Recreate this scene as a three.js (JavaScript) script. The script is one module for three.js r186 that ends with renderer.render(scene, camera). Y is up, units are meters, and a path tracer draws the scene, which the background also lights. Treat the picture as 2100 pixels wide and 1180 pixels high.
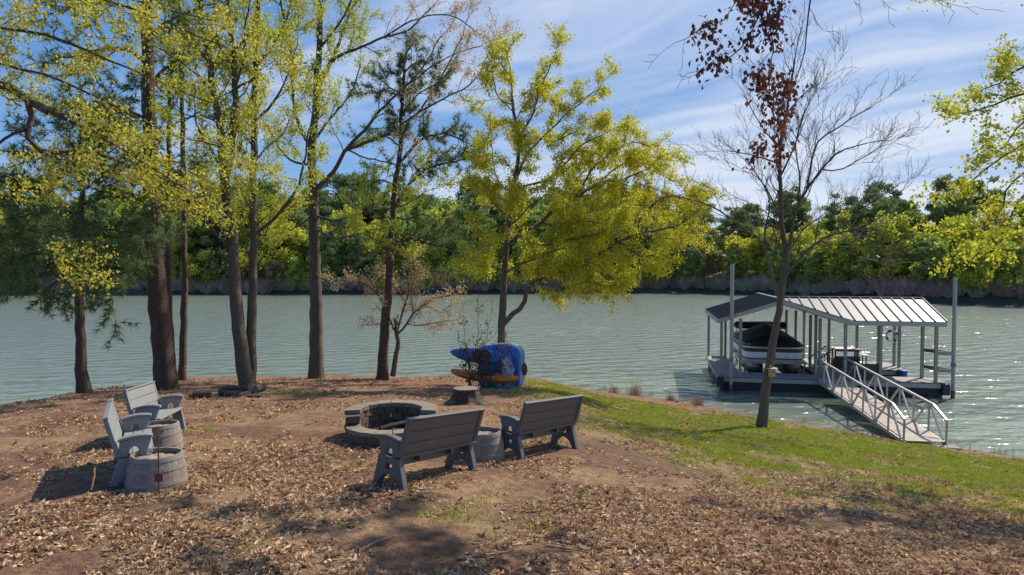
import * as THREE from 'three';
import { ImprovedNoise } from 'three/addons/math/ImprovedNoise.js';
import { mergeGeometries } from 'three/addons/utils/BufferGeometryUtils.js';
import { RoundedBoxGeometry } from 'three/addons/geometries/RoundedBoxGeometry.js';

// ---------------------------------------------------------------- camera, sky, sun, exposure
const scene = new THREE.Scene();
const camera = new THREE.PerspectiveCamera(46.0, 1024 / 575, 0.1, 1500);
camera.position.set(0, 5.3, 0);
camera.rotation.x = -0.0309;
const renderer = new THREE.WebGLRenderer();
renderer.toneMapping = THREE.LinearToneMapping;
renderer.toneMappingExposure = 1.22;
renderer.shadowMap.enabled = true;

const { sin, cos, PI, abs, min, max, sqrt, floor, exp, hypot, pow } = Math;
const clamp = (x, a = 0, b = 1) => min(b, max(a, x));
const ss = (a, b, x) => { const t = clamp((x - a) / (b - a)); return t * t * (3 - 2 * t); };
const lerp = (a, b, t) => a + (b - a) * t;
const perlin = new ImprovedNoise();
const fbm = (x, y, z = 0, o = 4) => { let s = 0, a = .5; for (let i = 0; i < o; i++) { s += a * perlin.noise(x, y, z); x = x * 2.03 + 7.1; y = y * 2.03 + 3.7; z = z * 2.03 + 1.3; a *= .5; } return s; };
function rng(seed) { let s = seed | 0; return () => { s = (s + 0x6d2b79f5) | 0; let t = Math.imul(s ^ (s >>> 15), 1 | s); t = (t + Math.imul(t ^ (t >>> 7), 61 | t)) ^ t; return ((t ^ (t >>> 14)) >>> 0) / 4294967296; }; }

const sunDir = new THREE.Vector3(0.495, 0.75, -0.41).normalize();
const sun = new THREE.DirectionalLight(new THREE.Color().setRGB(1, .93, .82), 5.0);
sun.position.copy(sunDir).multiplyScalar(120);
sun.castShadow = true;
sun.shadow.radius = 1.2;
sun.shadow.mapSize.set(4096, 4096);
Object.assign(sun.shadow.camera, { left: -90, right: 90, top: 90, bottom: -60, near: 1, far: 320 });
scene.add(sun, sun.target);

{ // one sky all round: clear blue air, paler to the horizon and to the sun, with combed cirrus
  const W = 2048, Hh = 1024, d = new Float32Array(W * Hh * 4);
  for (let j = 0; j < Hh; j++) {
    const el = ((j + .5) / Hh - .5) * PI, y = sin(el), c = cos(el);
    for (let i = 0; i < W; i++) {
      const az = ((i + .5) / W - .5) * 2 * PI, x = cos(az) * c, z = sin(az) * c;
      const up = max(0, y), air = pow(1 - up, 3.6), cs = x * sunDir.x + y * sunDir.y + z * sunDir.z;
      const mie = .16 * pow(max(0, cs), 2) + .5 * pow(max(0, cs), 14);
      let r = lerp(.03, .27, air) + mie * .7, g = lerp(.165, .46, air) + mie * .7, b = lerp(.50, .72, air) + mie * .62;
      if (y > 0) { // cirrus on a high sheet, combed along one wind direction
        const k = 1 / (y + .13), px = x * k, pz = z * k, u = px * .85 + pz * .53, v = -px * .53 + pz * .85;
        const wx = fbm(u * .6, v * .7, 2.2, 3) * 1.2, wy = fbm(u * 1.4, v * 3.2, 12.2, 4) * .22;
        const streak = fbm(u * .5 + wx * .5, v * 1.7 + wx * 1.3 + wy, 4.4, 6), wisps = fbm(u * 1.6 + wx * 2, v * 8 + wx * 4 + wy * 5, 9.1, 5), veil = fbm(u * .33, v * .55, 6.6, 3);
        let a = clamp(.50 + streak * .85 + wisps * .5 + veil * 1.0 + .70 * ss(.25, .95, cs) + .34 * exp(-y * 6) - .50, 0, 1);
        a = a * a * (3 - 2 * a) * .68;
        const w = .74 + mie * .5;
        r = lerp(r, w * .97, a); g = lerp(g, w, a); b = lerp(b, w * 1.06, a);
      }
      const o = (j * W + i) * 4;
      d[o] = r; d[o + 1] = g; d[o + 2] = b; d[o + 3] = 1;
    }
  }
  const t = new THREE.DataTexture(d, W, Hh, THREE.RGBAFormat, THREE.FloatType);
  t.mapping = THREE.EquirectangularReflectionMapping; t.magFilter = THREE.LinearFilter; t.needsUpdate = true;
  scene.background = t; scene.environment = t;
}

// ---------------------------------------------------------------- helpers
const used = {};
function numbered(n) { used[n] = (used[n] ?? -1) + 1; return used[n] ? n + '_' + String(used[n]).padStart(3, '0') : n; }
function put(o) { o.traverse((m) => { if (m.isMesh) { m.castShadow = m.receiveShadow = true; } }); scene.add(o); return o; }
function tag(o, label, category, group, kind) { o.userData = { label, category }; if (group) o.userData.group = group; if (kind) o.userData.kind = kind; return o; }
function thing(name, label, category, [x, y, z], turn = 0, group) { const g = new THREE.Group(); g.name = numbered(name); g.position.set(x, y, z); g.rotation.y = turn; tag(g, label, category, group); scene.add(g); return g; }
function part(name, geo, m, parent, pos, rot) { const o = new THREE.Mesh(geo, m); o.name = name; o.castShadow = o.receiveShadow = true; if (pos) o.position.set(...pos); if (rot) o.rotation.set(...rot); parent.add(o); return o; }
function structure(name, geo, m) { const o = part(name, geo, m, scene); o.userData.kind = 'structure'; return o; }
const col = (r, g, b) => new THREE.Color().setRGB(r, g, b);
const std = (r, g, b, rough = .8, o = {}) => new THREE.MeshStandardMaterial({ color: col(r, g, b), roughness: rough, ...o });
function tex(n, f, srgb = false, rep) {
  const d = new Uint8Array(n * n * 4);
  for (let j = 0; j < n; j++) for (let i = 0; i < n; i++) { const c = f(i / n, j / n), o = (j * n + i) * 4; for (let k = 0; k < 3; k++) d[o + k] = 255 * clamp(c[k] ?? c); d[o + 3] = 255; }
  const t = new THREE.DataTexture(d, n, n); t.wrapS = t.wrapT = THREE.RepeatWrapping; t.magFilter = THREE.LinearFilter; t.minFilter = THREE.LinearMipmapLinearFilter; t.generateMipmaps = true;
  if (srgb) t.colorSpace = THREE.SRGBColorSpace; if (rep) t.repeat.set(...rep); t.needsUpdate = true; return t;
}
// seamless noise: n(u, v) with period 1
function tileNoise(seed, cells) {
  const R = rng(seed), g = new Float32Array(cells * cells); for (let i = 0; i < g.length; i++) g[i] = R();
  return (u, v) => { const x = u * cells, y = v * cells, i = floor(x), j = floor(y), a = x - i, b = y - j, s = a * a * (3 - 2 * a), t = b * b * (3 - 2 * b), q = (p, r) => g[(((r % cells) + cells) % cells) * cells + (((p % cells) + cells) % cells)]; return lerp(lerp(q(i, j), q(i + 1, j), s), lerp(q(i, j + 1), q(i + 1, j + 1), s), t); };
}
const box = (w, h, d, x = 0, y = 0, z = 0) => new THREE.BoxGeometry(w, h, d).translate(x, y, z);
const rbox = (w, h, d, r = .008, x = 0, y = 0, z = 0) => new RoundedBoxGeometry(w, h, d, 1, min(r, w / 2.1, h / 2.1, d / 2.1)).translate(x, y, z);
const V = (x, y, z) => new THREE.Vector3(x, y, z);
function bar(a, b, w, h = w) { // a square bar from a to b
  const A = V(...a), B = V(...b), d = B.clone().sub(A), g = new RoundedBoxGeometry(w, h, d.length(), 1, min(w, h) * .12);
  return g.applyMatrix4(new THREE.Matrix4().lookAt(B, A, abs(d.y) > .98 * d.length() ? V(1, 0, 0) : V(0, 1, 0)).setPosition(A.add(B).multiplyScalar(.5)));
}
function pipe(pts, r, seg = 24, sides = 6) { return new THREE.TubeGeometry(new THREE.CatmullRomCurve3(pts.map((p) => V(...p))), seg, r, sides); }

// ---------------------------------------------------------------- the land
// shoreline of the point (x, metres ahead of the camera)
const SH = [[-34, -60], [-34, -10], [-31, 8], [-24, 19], [-19.1, 25.3], [-18.3, 26.8], [-17.2, 27.8], [-14.4, 28.1], [-11.6, 28.2], [-8.4, 28.3], [-4.8, 28.3], [-.6, 28.2], [3, 29.2], [6.7, 26.5], [8.7, 23.8], [12, 20.6], [14.1, 18.7], [18, 15.2], [24, 9], [31, -2], [34, -60]];
function shore(X, D) {
  let b = 1e9, inside = false;
  for (let i = 0, n = SH.length; i < n; i++) {
    const [ax, ay] = SH[i], [bx, by] = SH[(i + 1) % n], dx = bx - ax, dy = by - ay, t = clamp(((X - ax) * dx + (D - ay) * dy) / (dx * dx + dy * dy));
    b = min(b, hypot(X - ax - t * dx, D - ay - t * dy));
    if ((ay > D) !== (by > D) && X < (bx - ax) * (D - ay) / (by - ay) + ax) inside = !inside;
  }
  return inside ? b : -b;
}
function elev0(X, D) {
  const d = shore(X, D);
  if (d < 0) return max(-2.2, .13 * d);
  const bl = ss(-16, -12, X) * (1 - ss(0, 3.5, X)), a = .155 * d + .85 * bl * ss(0, 1.6, d) * exp(-d / 9), h = max(1 - abs(a - 2.62), 0);
  return min(a, 2.62) - h * h / 4;
}
const elev = (X, D) => elev0(X, D) + (fbm(X * .35, D * .35, 5, 3) * .16 + fbm(X * 2.1, D * 2.1, 8, 2) * .05) * ss(-.2, 2, shore(X, D)) ;
const grassiness = (X, D) => { // where the lawn grows
  const d = shore(X, D), n = fbm(X * .45, D * .45, 21, 4) * 1.0 + fbm(X * 1.7, D * 1.7, 33, 3) * .55;
  let g = ss(.6 + 1.6 * ss(9, 5, X), 2.2 + 1.8 * ss(9, 5, X), d + n * 2.2) * (1 - ss(8.6, 14.2, d + n * 6)) * (1 - .75 * ss(-.06, .26, fbm(X * 1.1, D * 1.1, 71, 4) + abs(d - 6) * .025)) * ss(-1, 3, X + n * 4 + (D - 14) * .04);
  g = max(g, .75 * ss(.22, .5, n) * exp(-((X + .1) ** 2 + (D - 15.2) ** 2) / 2.2));
  g = max(g, .55 * ss(.10, .4, n) * (exp(-((X + 6.2) ** 2 + ((D - 19) * 1.4) ** 2) / 1.6) + exp(-((X + 1.7) ** 2 + ((D - 16.4) * 1.4) ** 2) / 1.5)));
  g = max(g, .2 * ss(.12, .42, n) * exp(-((X + .8) ** 2 + (D - 7.3) ** 2) / 3));
  return clamp(g);
};
function axis(parts) { const a = []; for (const [from, to, step] of parts) for (let x = from; x < to - 1e-6; x += step) a.push(x); a.push(parts.at(-1)[1]); return a; }
function sheet(xs, ds, hy, hc, uvs = 1) { // a grid of (x, ahead) points
  const nx = xs.length, nd = ds.length, p = new Float32Array(nx * nd * 3), uv = new Float32Array(nx * nd * 2), c = hc && new Float32Array(nx * nd * 3), idx = [];
  for (let j = 0, k = 0; j < nd; j++) for (let i = 0; i < nx; i++, k++) {
    p[k * 3] = xs[i]; p[k * 3 + 1] = hy(xs[i], ds[j]); p[k * 3 + 2] = -ds[j]; uv[k * 2] = xs[i] * uvs; uv[k * 2 + 1] = ds[j] * uvs;
    if (hc) { const q = hc(xs[i], ds[j]); c[k * 3] = q[0]; c[k * 3 + 1] = q[1]; c[k * 3 + 2] = q[2]; }
    if (i < nx - 1 && j < nd - 1) idx.push(k, k + 1, k + nx, k + 1, k + nx + 1, k + nx);
  }
  const g = new THREE.BufferGeometry(); g.setAttribute('position', new THREE.BufferAttribute(p, 3)); g.setAttribute('uv', new THREE.BufferAttribute(uv, 2)); if (hc) g.setAttribute('color', new THREE.BufferAttribute(c, 3));
  g.setIndex(idx); g.computeVertexNormals(); return g;
}
const n8 = tileNoise(1, 8), n32 = tileNoise(2, 32), n96 = tileNoise(3, 96), n256 = tileNoise(4, 256), n512 = tileNoise(5, 512);
const soilGrain = (u, v) => .30 * n32(u, v) + .25 * n96(u, v) + .25 * n256(u, v) + .2 * n512(u, v);
const soilMap = tex(1024, (u, v) => { // needles, crumbs and leaf bits, 3 m to the tile
  const a = clamp((soilGrain(u, v) - .5) * 2.3 + .5), s = n256(u * 1, v * 3 % 1), l = n512(v, u) > .86 ? .32 : 0, k = .40 + .75 * a + l * .6 - (n256(v, u) > .9 ? .22 : 0) + (s - .5) * .16;
  return [k * .92, k * .88, k * .84];
});
const soilBump = tex(1024, (u, v) => clamp(.4 + 1.6 * (soilGrain(u, v) - .5) + (n512(v, u) > .86 ? .2 : 0)));
const soilColor = (X, D) => {
  const d = shore(X, D), n = fbm(X * .5, D * .5, 2, 4), m = fbm(X * 1.6, D * 1.6, 12, 3), g = grassiness(X, D);
  const straw = ss(-.2, .35, fbm(X * .3, D * .3, 40, 3) * 1.3 + (D - 14.5) * .06 - max(0, X) * .06), dry = ss(-.15, .25, n + m * .5);
  let c = [lerp(.175, .31, dry), lerp(.088, .172, dry), lerp(.046, .092, dry)];
  const s = [.27, .125, .06]; c = c.map((x, i) => lerp(x, s[i], straw * .8));
  const moss = ss(.0, .3, m + n * .6) * .3, q = [.22, .20, .055]; c = c.map((x, i) => lerp(x, q[i], moss));
  const gr = [.27, .32, .05]; c = c.map((x, i) => lerp(x, gr[i], g * .85));
  const mud = [.16, .115, .055], murk = [.31, .29, .21]; c = c.map((x, i) => lerp(x, lerp(murk[i], mud[i], ss(-4.6, -3.4, d + n * 4 + m * 3)), 1 - ss(-.1, .5, d + m)));  // beyond the mud, depth of murky water is painted into the bed colour
  return c.map((x) => x * (1 + m * .25));
};
{
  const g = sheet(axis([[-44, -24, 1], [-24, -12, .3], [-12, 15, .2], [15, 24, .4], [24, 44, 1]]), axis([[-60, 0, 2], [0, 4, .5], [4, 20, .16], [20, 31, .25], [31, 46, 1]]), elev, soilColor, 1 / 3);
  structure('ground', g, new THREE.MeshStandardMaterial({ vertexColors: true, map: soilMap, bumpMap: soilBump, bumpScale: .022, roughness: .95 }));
  structure('lake_bed', sheet(axis([[-420, 420, 60]]), axis([[-80, 240, 40]]), () => -2.3), std(.31, .29, .21, .95));
}
// far shore (x, metres ahead): the lake ends there and wooded hills begin
const FAR = [[-420, 96], [-250, 112], [-150, 122], [-96, 127], [-40, 129], [-5, 131], [20, 136], [36, 137], [46, 124], [53, 113], [60, 99], [69, 91], [84, 80], [110, 64], [160, 40], [420, 10]];
const farAt = (X) => { for (let i = 1; i < FAR.length; i++) if (X <= FAR[i][0]) { const [a, b] = FAR[i - 1], [c, d] = FAR[i]; return lerp(b, d, (X - a) / (c - a)); } return 0; };
const hillY = (X, D) => { const d = D - farAt(X) - fbm(X * .05, 1, 1, 3) * 6; return d < 0 ? max(-2.2, d * .08) : min(d, .8) * .9 + max(0, min(d, 42) - .8) * (.11 + .03 * ss(30, 70, X)) + fbm(X * .03, D * .03, 3, 3) * min(3, d * .1); };  // shallow shelf added: its brown bed imitates the wood mirrored in the water
structure('hills', sheet(axis([[-420, -140, 10], [-140, 140, 2.5], [140, 420, 10]]), axis([[4, 84, 4], [84, 150, 1.2], [150, 330, 6]]), hillY, (X, D) => { const n = fbm(X * .2, D * .2, 9, 4); return [.10 + n * .07, .085 + n * .05, .045 + n * .02]; }, 1 / 3),
  new THREE.MeshStandardMaterial({ vertexColors: true, map: soilMap, roughness: 1 }));

// ---------------------------------------------------------------- the lake
{
  const R = rng(77), comps = [];
  for (let i = 0; i < 110; i++) { // wave numbers whole to the tile, so that it repeats without a seam; crests mostly across the view
    const k = 6 + pow(R(), 1.7) * 74, a = PI / 2 + .16 + (R() + R() + R() - 1.5) * .75, kx = Math.round(k * cos(a)), ky = Math.round(k * sin(a));
    comps.push([kx, ky, R() * 6.283, pow(max(6, hypot(kx, ky)), -1.3)]);
  }
  const n = 1024, h = new Float32Array(n * n); let lo = 1e9, hi = -1e9;
  for (let j = 0; j < n; j++) {
    const row = comps.map(([kx, ky, p]) => 6.28318530718 * ky * j / n + p);
    for (let i = 0; i < n; i++) { let s = 0; for (let c = 0; c < comps.length; c++) s += comps[c][3] * sin(6.28318530718 * comps[c][0] * i / n + row[c]); h[j * n + i] = s; lo = min(lo, s); hi = max(hi, s); }
  }
  const f = new Float32Array(n * n * 4); for (let i = 0; i < n * n; i++) { const v = pow((h[i] - lo) / (hi - lo), 1.25); f[i * 4] = f[i * 4 + 1] = f[i * 4 + 2] = v; f[i * 4 + 3] = 1; }
  const t = new THREE.DataTexture(f, n, n, THREE.RGBAFormat, THREE.FloatType); t.wrapS = t.wrapT = THREE.RepeatWrapping; t.magFilter = THREE.LinearFilter; t.needsUpdate = true;
  const swell = [[.9, .35, 2.1], [1.3, -.2, .4], [1.75, .55, 4.2], [2.3, .1, 1.2], [2.9, .3, 5.1]];
  const g = sheet(axis([[-420, -120, 20], [-120, -40, 2], [-40, 40, .5], [40, 100, 2], [100, 420, 20]]), axis([[-70, 10, 10], [10, 16, 1], [16, 60, .4], [60, 142, 1], [142, 160, 6]]), (X, D) => {
    const calm = .35 + .65 * ss(-.1, .3, fbm(X * .04, D * .04, 3, 3)); let s = 0;
    for (const [k, tilt, p] of swell) s += sin((D + X * (tilt * .5 + .12)) * k * 1.9 + p + fbm(X * .12, D * .12, k, 2) * 6) * .012 / k; return s * calm;
  }, null, 1 / 9);
  structure('lake_water', g, new THREE.MeshPhysicalMaterial({ color: col(.61, .72, .575), roughness: .15, ior: 1.333, transmission: .78, thickness: 0, bumpMap: t, bumpScale: .17 }));
}
const SK = {
pineA: { at: [-11.9, 1.73, -19.0], limbs: [
  [0.198,0.034,[-0.17,-0.21,-0.0,-0.19,0.24,-0.0,-0.24,0.65,-0.0,-0.23,1.48,-0.0,-0.27,2.85,-0.0,-0.22,4.21,-0.0,-0.11,5.57,-0.0,-0.13,6.52,-0.0,-0.14,7.33,-0.0,-0.14,8.01,-0.0]],
  [0.062,0.021,[-0.21,4.21,-0.0,-0.59,4.1,0.3,-1.19,3.9,0.6,-1.77,3.6,0.9,-2.18,3.41,1.2]],
  [0.055,0.021,[-0.2,4.62,-0.0,-1.26,4.51,-0.5,-2.46,4.68,-1.0,-3.85,4.71,-1.5]],
  [0.055,0.021,[-0.19,5.03,-0.0,-0.82,5.16,0.13,-1.4,5.01,0.27,-1.98,4.87,0.4]],
  [0.055,0.021,[-0.16,5.3,-0.0,0.36,5.55,-0.4,0.69,5.66,-0.8,1.04,5.56,-1.2]],
  [0.048,0.014,[-0.21,3.94,-0.0,0.46,3.87,0.27,0.94,3.4,0.53,1.18,2.88,0.8]],
  [0.048,0.014,[-0.22,3.67,-0.0,-0.34,3.4,0.5,-0.41,3.02,1.0,-0.57,2.91,1.5]],
  [0.048,0.021,[-0.15,5.71,-0.0,-0.43,5.72,0.5,-0.87,5.6,1.0,-1.27,5.48,1.5]],
  [0.041,0.014,[-0.13,5.98,-0.0,0.62,6.22,0.25,1.44,6.25,0.5]],
  [0.034,0.014,[-0.14,6.39,-0.0,-0.48,6.46,0.4,-0.6,6.53,0.8]],
  [0.034,0.014,[-0.14,6.39,-0.0,0.31,6.72,-0.4,0.43,7.07,-0.8]],
  [0.027,0.014,[-0.14,6.93,-0.0,-0.4,7.14,0.3,-0.46,7.21,0.6]],
  [0.027,0.014,[-0.14,6.93,-0.0,0.41,7.21,0.3,0.99,7.32,0.6]],
  [0.048,0.014,[-0.19,4.49,-0.0,0.61,4.6,0.5,1.56,4.5,1.0,2.35,4.41,1.5]],
  [0.041,0.014,[-0.14,6.25,-0.0,0.37,6.19,0.9,0.81,5.88,1.8]],
  [0.041,0.014,[-0.16,5.17,-0.0,0.34,4.95,1.1,0.8,4.5,2.2]],
] },
pineB: { at: [-10.45, 1.57, -20.4], limbs: [
  [0.396,0.095,[0.0,-0.22,-0.0,-0.02,0.07,-0.0,-0.07,0.89,-0.0,-0.24,2.95,-0.0,-0.35,5.15,-0.0,-0.38,7.33,-0.0,-0.41,9.5,-0.0,-0.42,11.65,-0.0,-0.41,13.79,-0.0,-0.39,15.92,-0.0]],
  [0.073,0.022,[-0.35,5.59,-0.0,-0.7,5.79,0.2,-1.02,5.86,0.4,-1.4,5.89,0.6]],
  [0.088,0.022,[-0.36,8.06,-0.0,-1.25,8.42,-0.33,-2.34,8.42,-0.67,-3.46,8.27,-1.0]],
  [0.088,0.022,[-0.39,9.07,-0.0,-0.12,9.79,-0.5,0.24,10.24,-1.0,0.62,10.31,-1.5]],
  [0.088,0.022,[-0.41,9.79,-0.0,-1.26,10.27,-0.17,-2.4,10.18,-0.33,-3.54,10.08,-0.5]],
  [0.081,0.022,[-0.41,10.51,-0.0,0.54,10.9,0.5,1.49,10.99,1.0]],
  [0.081,0.022,[-0.41,11.22,-0.0,-1.58,11.7,-0.5,-2.93,11.89,-1.0,-4.34,11.78,-1.5]],
  [0.073,0.022,[-0.41,12.08,-0.0,0.22,12.73,-0.5,1.04,12.94,-1.0]],
  [0.073,0.022,[-0.42,12.8,-0.0,-0.97,12.99,0.5,-1.79,12.62,1.0]],
  [0.066,0.022,[-0.41,13.79,-0.0,0.47,14.37,0.25,1.58,14.38,0.5]],
  [0.066,0.022,[-0.41,14.22,-0.0,-1.4,15.09,-0.3,-2.46,15.4,-0.6]],
  [0.059,0.015,[-0.37,6.9,-0.0,0.48,6.82,0.5,1.21,6.53,1.0]],
] },
pineC: { at: [-11.4, 1.31, -22.7], limbs: [
  [0.147,0.049,[0.04,-0.17,-0.0,0.01,0.16,-0.0,-0.07,1.48,-0.0,-0.12,3.12,-0.0,-0.12,5.56,-0.0,-0.04,7.99,-0.0,0.02,9.93,-0.0,0.06,11.85,-0.0]],
  [0.041,0.016,[-0.07,7.51,-0.0,-0.88,8.08,-0.5,-1.82,8.17,-1.0]],
  [0.041,0.016,[-0.03,8.64,-0.0,0.46,9.07,-0.5,0.82,9.01,-1.0]],
  [0.041,0.016,[-0.0,9.6,-0.0,-0.31,9.95,0.5,-0.67,9.66,1.0]],
  [0.041,0.016,[0.03,10.73,-0.0,0.85,10.97,0.25,1.44,10.73,0.5]],
  [0.041,0.016,[-0.09,6.05,-0.0,0.38,6.24,-0.25,0.75,6.01,-0.5]],
] },
pineD: { at: [-11.75, 1.16, -24.2], limbs: [
  [0.165,0.052,[-0.11,-0.2,-0.0,-0.09,0.24,-0.0,0.04,3.21,-0.0,0.05,5.82,-0.0,0.07,8.41,-0.0,0.05,10.98,-0.0,0.05,13.2,-0.0]],
  [0.044,0.017,[0.05,6.34,-0.0,0.42,6.74,-0.5,0.73,6.61,-1.0]],
  [0.044,0.017,[0.07,7.37,-0.0,-0.98,7.79,-0.5,-1.96,7.69,-1.0]],
  [0.044,0.017,[0.06,9.27,-0.0,0.64,9.81,-0.5,1.13,9.75,-1.0]],
  [0.044,0.017,[0.06,10.13,-0.0,-0.3,10.53,0.4,-0.77,10.26,0.8]],
  [0.044,0.017,[0.05,11.83,-0.0,0.5,12.34,-0.5,0.81,12.24,-1.0]],
  [0.035,0.017,[0.04,5.3,-0.0,-0.33,5.11,0.5,-0.59,4.75,1.0]],
] },
E: { at: [-7.72, 1.67, -19.6], limbs: [
  [0.261,0.049,[0.09,-0.21,-0.0,0.04,0.12,-0.0,-0.11,0.9,-0.0,-0.25,2.17,-0.0,-0.29,2.88,-0.0,-0.34,4.53,-0.0,-0.51,5.59,-0.0,-0.61,6.6,-0.0,-0.67,7.73,-0.0,-0.87,8.65,-0.0,-0.99,9.84,-0.0,-1.2,10.68,-0.0,-1.29,12.07,-0.0]],
  [0.148,0.042,[-0.56,6.11,-0.0,-0.4,7.04,-0.12,-0.32,8.5,-0.24,-0.42,9.95,-0.36,-0.61,11.43,-0.48,-0.72,13.17,-0.6]],
  [0.19,0.056,[0.15,-0.21,-0.0,0.1,0.09,-0.12,0.05,0.58,-0.25,0.07,2.87,-0.38,0.07,4.93,-0.5,0.04,6.39,-0.62,0.05,8.62,-0.75,0.1,10.85,-0.88,0.16,13.07,-1.0]],
  [0.063,0.021,[-0.32,4.11,-0.0,-0.76,4.59,0.2,-1.03,5.07,0.4,-1.41,5.53,0.6,-1.84,5.81,0.8,-2.2,6.24,1.0,-2.55,6.48,1.2]],
  [0.063,0.028,[-0.6,6.46,-0.0,-0.84,6.97,0.27,-1.0,7.37,0.53,-0.98,7.55,0.8]],
  [0.071,0.021,[0.25,4.53,-0.0,0.77,4.89,0.12,1.24,5.36,0.24,1.64,5.85,0.36,1.89,6.6,0.48,2.04,7.39,0.6]],
  [0.056,0.028,[0.34,9.03,-0.0,-0.2,8.84,-0.2,-0.56,8.72,-0.4]],
  [0.056,0.014,[-0.87,8.65,-0.0,-1.13,9.03,0.5,-1.42,9.28,1.0,-1.81,9.51,1.5]],
  [0.049,0.014,[-0.94,9.45,-0.0,-1.5,10.11,-0.33,-2.08,11.07,-0.67,-2.52,12.06,-1.0]],
  [0.049,0.014,[-0.25,8.76,-0.0,0.24,9.44,0.5,0.51,10.33,1.0,0.91,11.17,1.5]],
  [0.056,0.014,[0.33,7.79,-0.0,0.96,8.28,0.27,1.47,9.02,0.53,1.83,9.74,0.8]],
  [0.056,0.014,[0.37,9.31,-0.0,0.74,10.13,-0.4,1.05,11.12,-0.8,1.08,12.29,-1.2]],
  [0.049,0.014,[0.3,6.67,-0.0,0.59,7.15,-0.33,0.84,7.5,-0.67,1.03,8.14,-1.0]],
  [0.049,0.014,[-0.27,9.31,-0.0,-0.48,9.87,0.4,-0.43,10.67,0.8,-0.18,11.55,1.2]],
  [0.042,0.014,[-0.67,7.73,-0.0,-1.28,8.01,-0.4,-2.04,8.17,-0.8,-2.75,8.56,-1.2]],
  [0.035,0.014,[-0.44,5.13,-0.0,-1.07,5.46,-0.5,-1.58,5.87,-1.0]],
  [0.028,0.014,[0.27,5.41,-0.0,0.27,5.62,0.7,0.42,5.94,1.4]],
] },
F: { at: [-7.5, 1.02, -25.9], limbs: [
  [0.335,0.075,[-0.01,-0.18,-0.0,-0.02,0.14,-0.0,-0.02,0.67,-0.0,0.0,3.29,-0.0,-0.05,5.19,-0.0,-0.07,7.26,-0.0,-0.11,8.85,-0.0,0.05,10.16,-0.0,0.09,11.27,-0.0,0.22,12.52,-0.0,0.23,13.97,-0.0,0.15,15.79,-0.0]],
  [0.102,0.028,[0.09,10.96,-0.0,0.7,12.37,-0.25,1.12,13.77,-0.5,1.56,14.82,-0.75,1.97,15.86,-1.0]],
  [0.093,0.019,[0.15,11.24,-0.0,0.82,12.09,0.2,1.8,12.44,0.4,2.76,12.75,0.6,3.7,12.95,0.8,4.49,13.6,1.0]],
  [0.112,0.019,[0.08,7.28,-0.0,0.75,7.9,0.07,1.24,8.73,0.14,1.92,9.38,0.21,2.6,10.18,0.29,3.62,11.09,0.36,4.2,11.72,0.43,4.79,12.71,0.5]],
  [0.075,0.019,[1.13,8.67,-0.0,2.11,8.99,0.25,2.91,9.23,0.5,3.96,9.9,0.75,4.99,10.39,1.0,6.01,10.85,1.25,6.49,11.52,1.5]],
  [0.047,0.019,[3.86,10.06,-0.0,4.38,10.64,0.2,5.14,11.85,0.4,5.7,12.86,0.6]],
  [0.102,0.028,[-0.13,8.67,-0.0,-0.67,10.19,0.25,-0.66,11.87,0.5,-0.85,13.14,0.75,-0.98,14.65,1.0]],
  [0.065,0.019,[0.05,6.23,-0.0,0.82,6.01,0.4,1.74,6.2,0.8,2.84,6.31,1.2,3.67,6.49,1.6,4.38,6.86,2.0]],
  [0.047,0.019,[-0.03,5.71,-0.0,1.01,5.3,0.8,2.09,5.45,1.6,3.11,5.07,2.4]],
  [0.075,0.019,[-0.08,8.11,-0.0,-0.97,8.36,-0.4,-1.67,8.99,-0.8,-2.18,9.83,-1.2]],
  [0.065,0.019,[0.22,12.52,-0.0,1.25,13.32,0.8,1.98,14.23,1.6]],
  [0.075,0.019,[-0.09,9.03,-0.0,0.53,10.06,-0.47,1.18,11.11,-0.93,1.47,12.38,-1.4]],
  [0.056,0.019,[-0.81,11.42,-0.0,-1.68,12.27,-0.4,-2.19,13.52,-0.8]],
  [0.056,0.019,[-0.07,7.0,-0.0,-0.71,6.59,0.47,-1.27,6.73,0.93,-1.64,6.33,1.4]],
  [0.047,0.019,[-0.06,6.26,-0.0,-0.62,5.67,0.75,-0.91,5.45,1.5]],
  [0.047,0.019,[1.2,8.76,-0.0,1.89,8.38,0.6,2.73,8.11,1.2,3.7,7.85,1.8]],
  [0.047,0.019,[2.71,12.95,-0.0,3.85,13.51,0.27,5.16,13.6,0.53,6.07,12.97,0.8]],
  [0.037,0.019,[3.57,11.18,-0.0,4.38,11.75,0.13,5.31,12.25,0.27,6.32,12.48,0.4]],
] },
G: { at: [-4.93, 1.02, -25.9], limbs: [
  [0.252,0.047,[-0.05,-0.08,-0.0,-0.03,0.26,-0.0,0.03,1.61,-0.0,0.24,4.03,-0.0,0.22,5.0,-0.0,0.36,5.95,-0.0,0.46,7.26,-0.0,0.67,8.57,-0.0,0.71,9.88,-0.0,0.81,11.09,-0.0,0.87,12.15,-0.0]],
  [0.084,0.028,[0.4,6.45,-0.0,1.0,7.34,0.12,1.59,7.87,0.25,2.35,8.15,0.38,3.39,8.31,0.5]],
  [0.075,0.028,[0.59,8.2,-0.0,1.08,8.62,0.25,1.63,9.03,0.5,2.49,9.18,0.75,3.15,8.85,1.0]],
  [0.084,0.028,[0.32,5.19,-0.0,1.01,5.36,0.25,1.61,5.17,0.5,2.47,4.98,0.75,3.14,4.67,1.0]],
  [0.065,0.019,[0.71,9.95,-0.0,1.21,10.73,-0.17,1.75,11.14,-0.33,2.29,11.46,-0.5]],
  [0.056,0.019,[0.77,10.69,-0.0,0.36,10.99,0.25,-0.14,10.74,0.5]],
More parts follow.
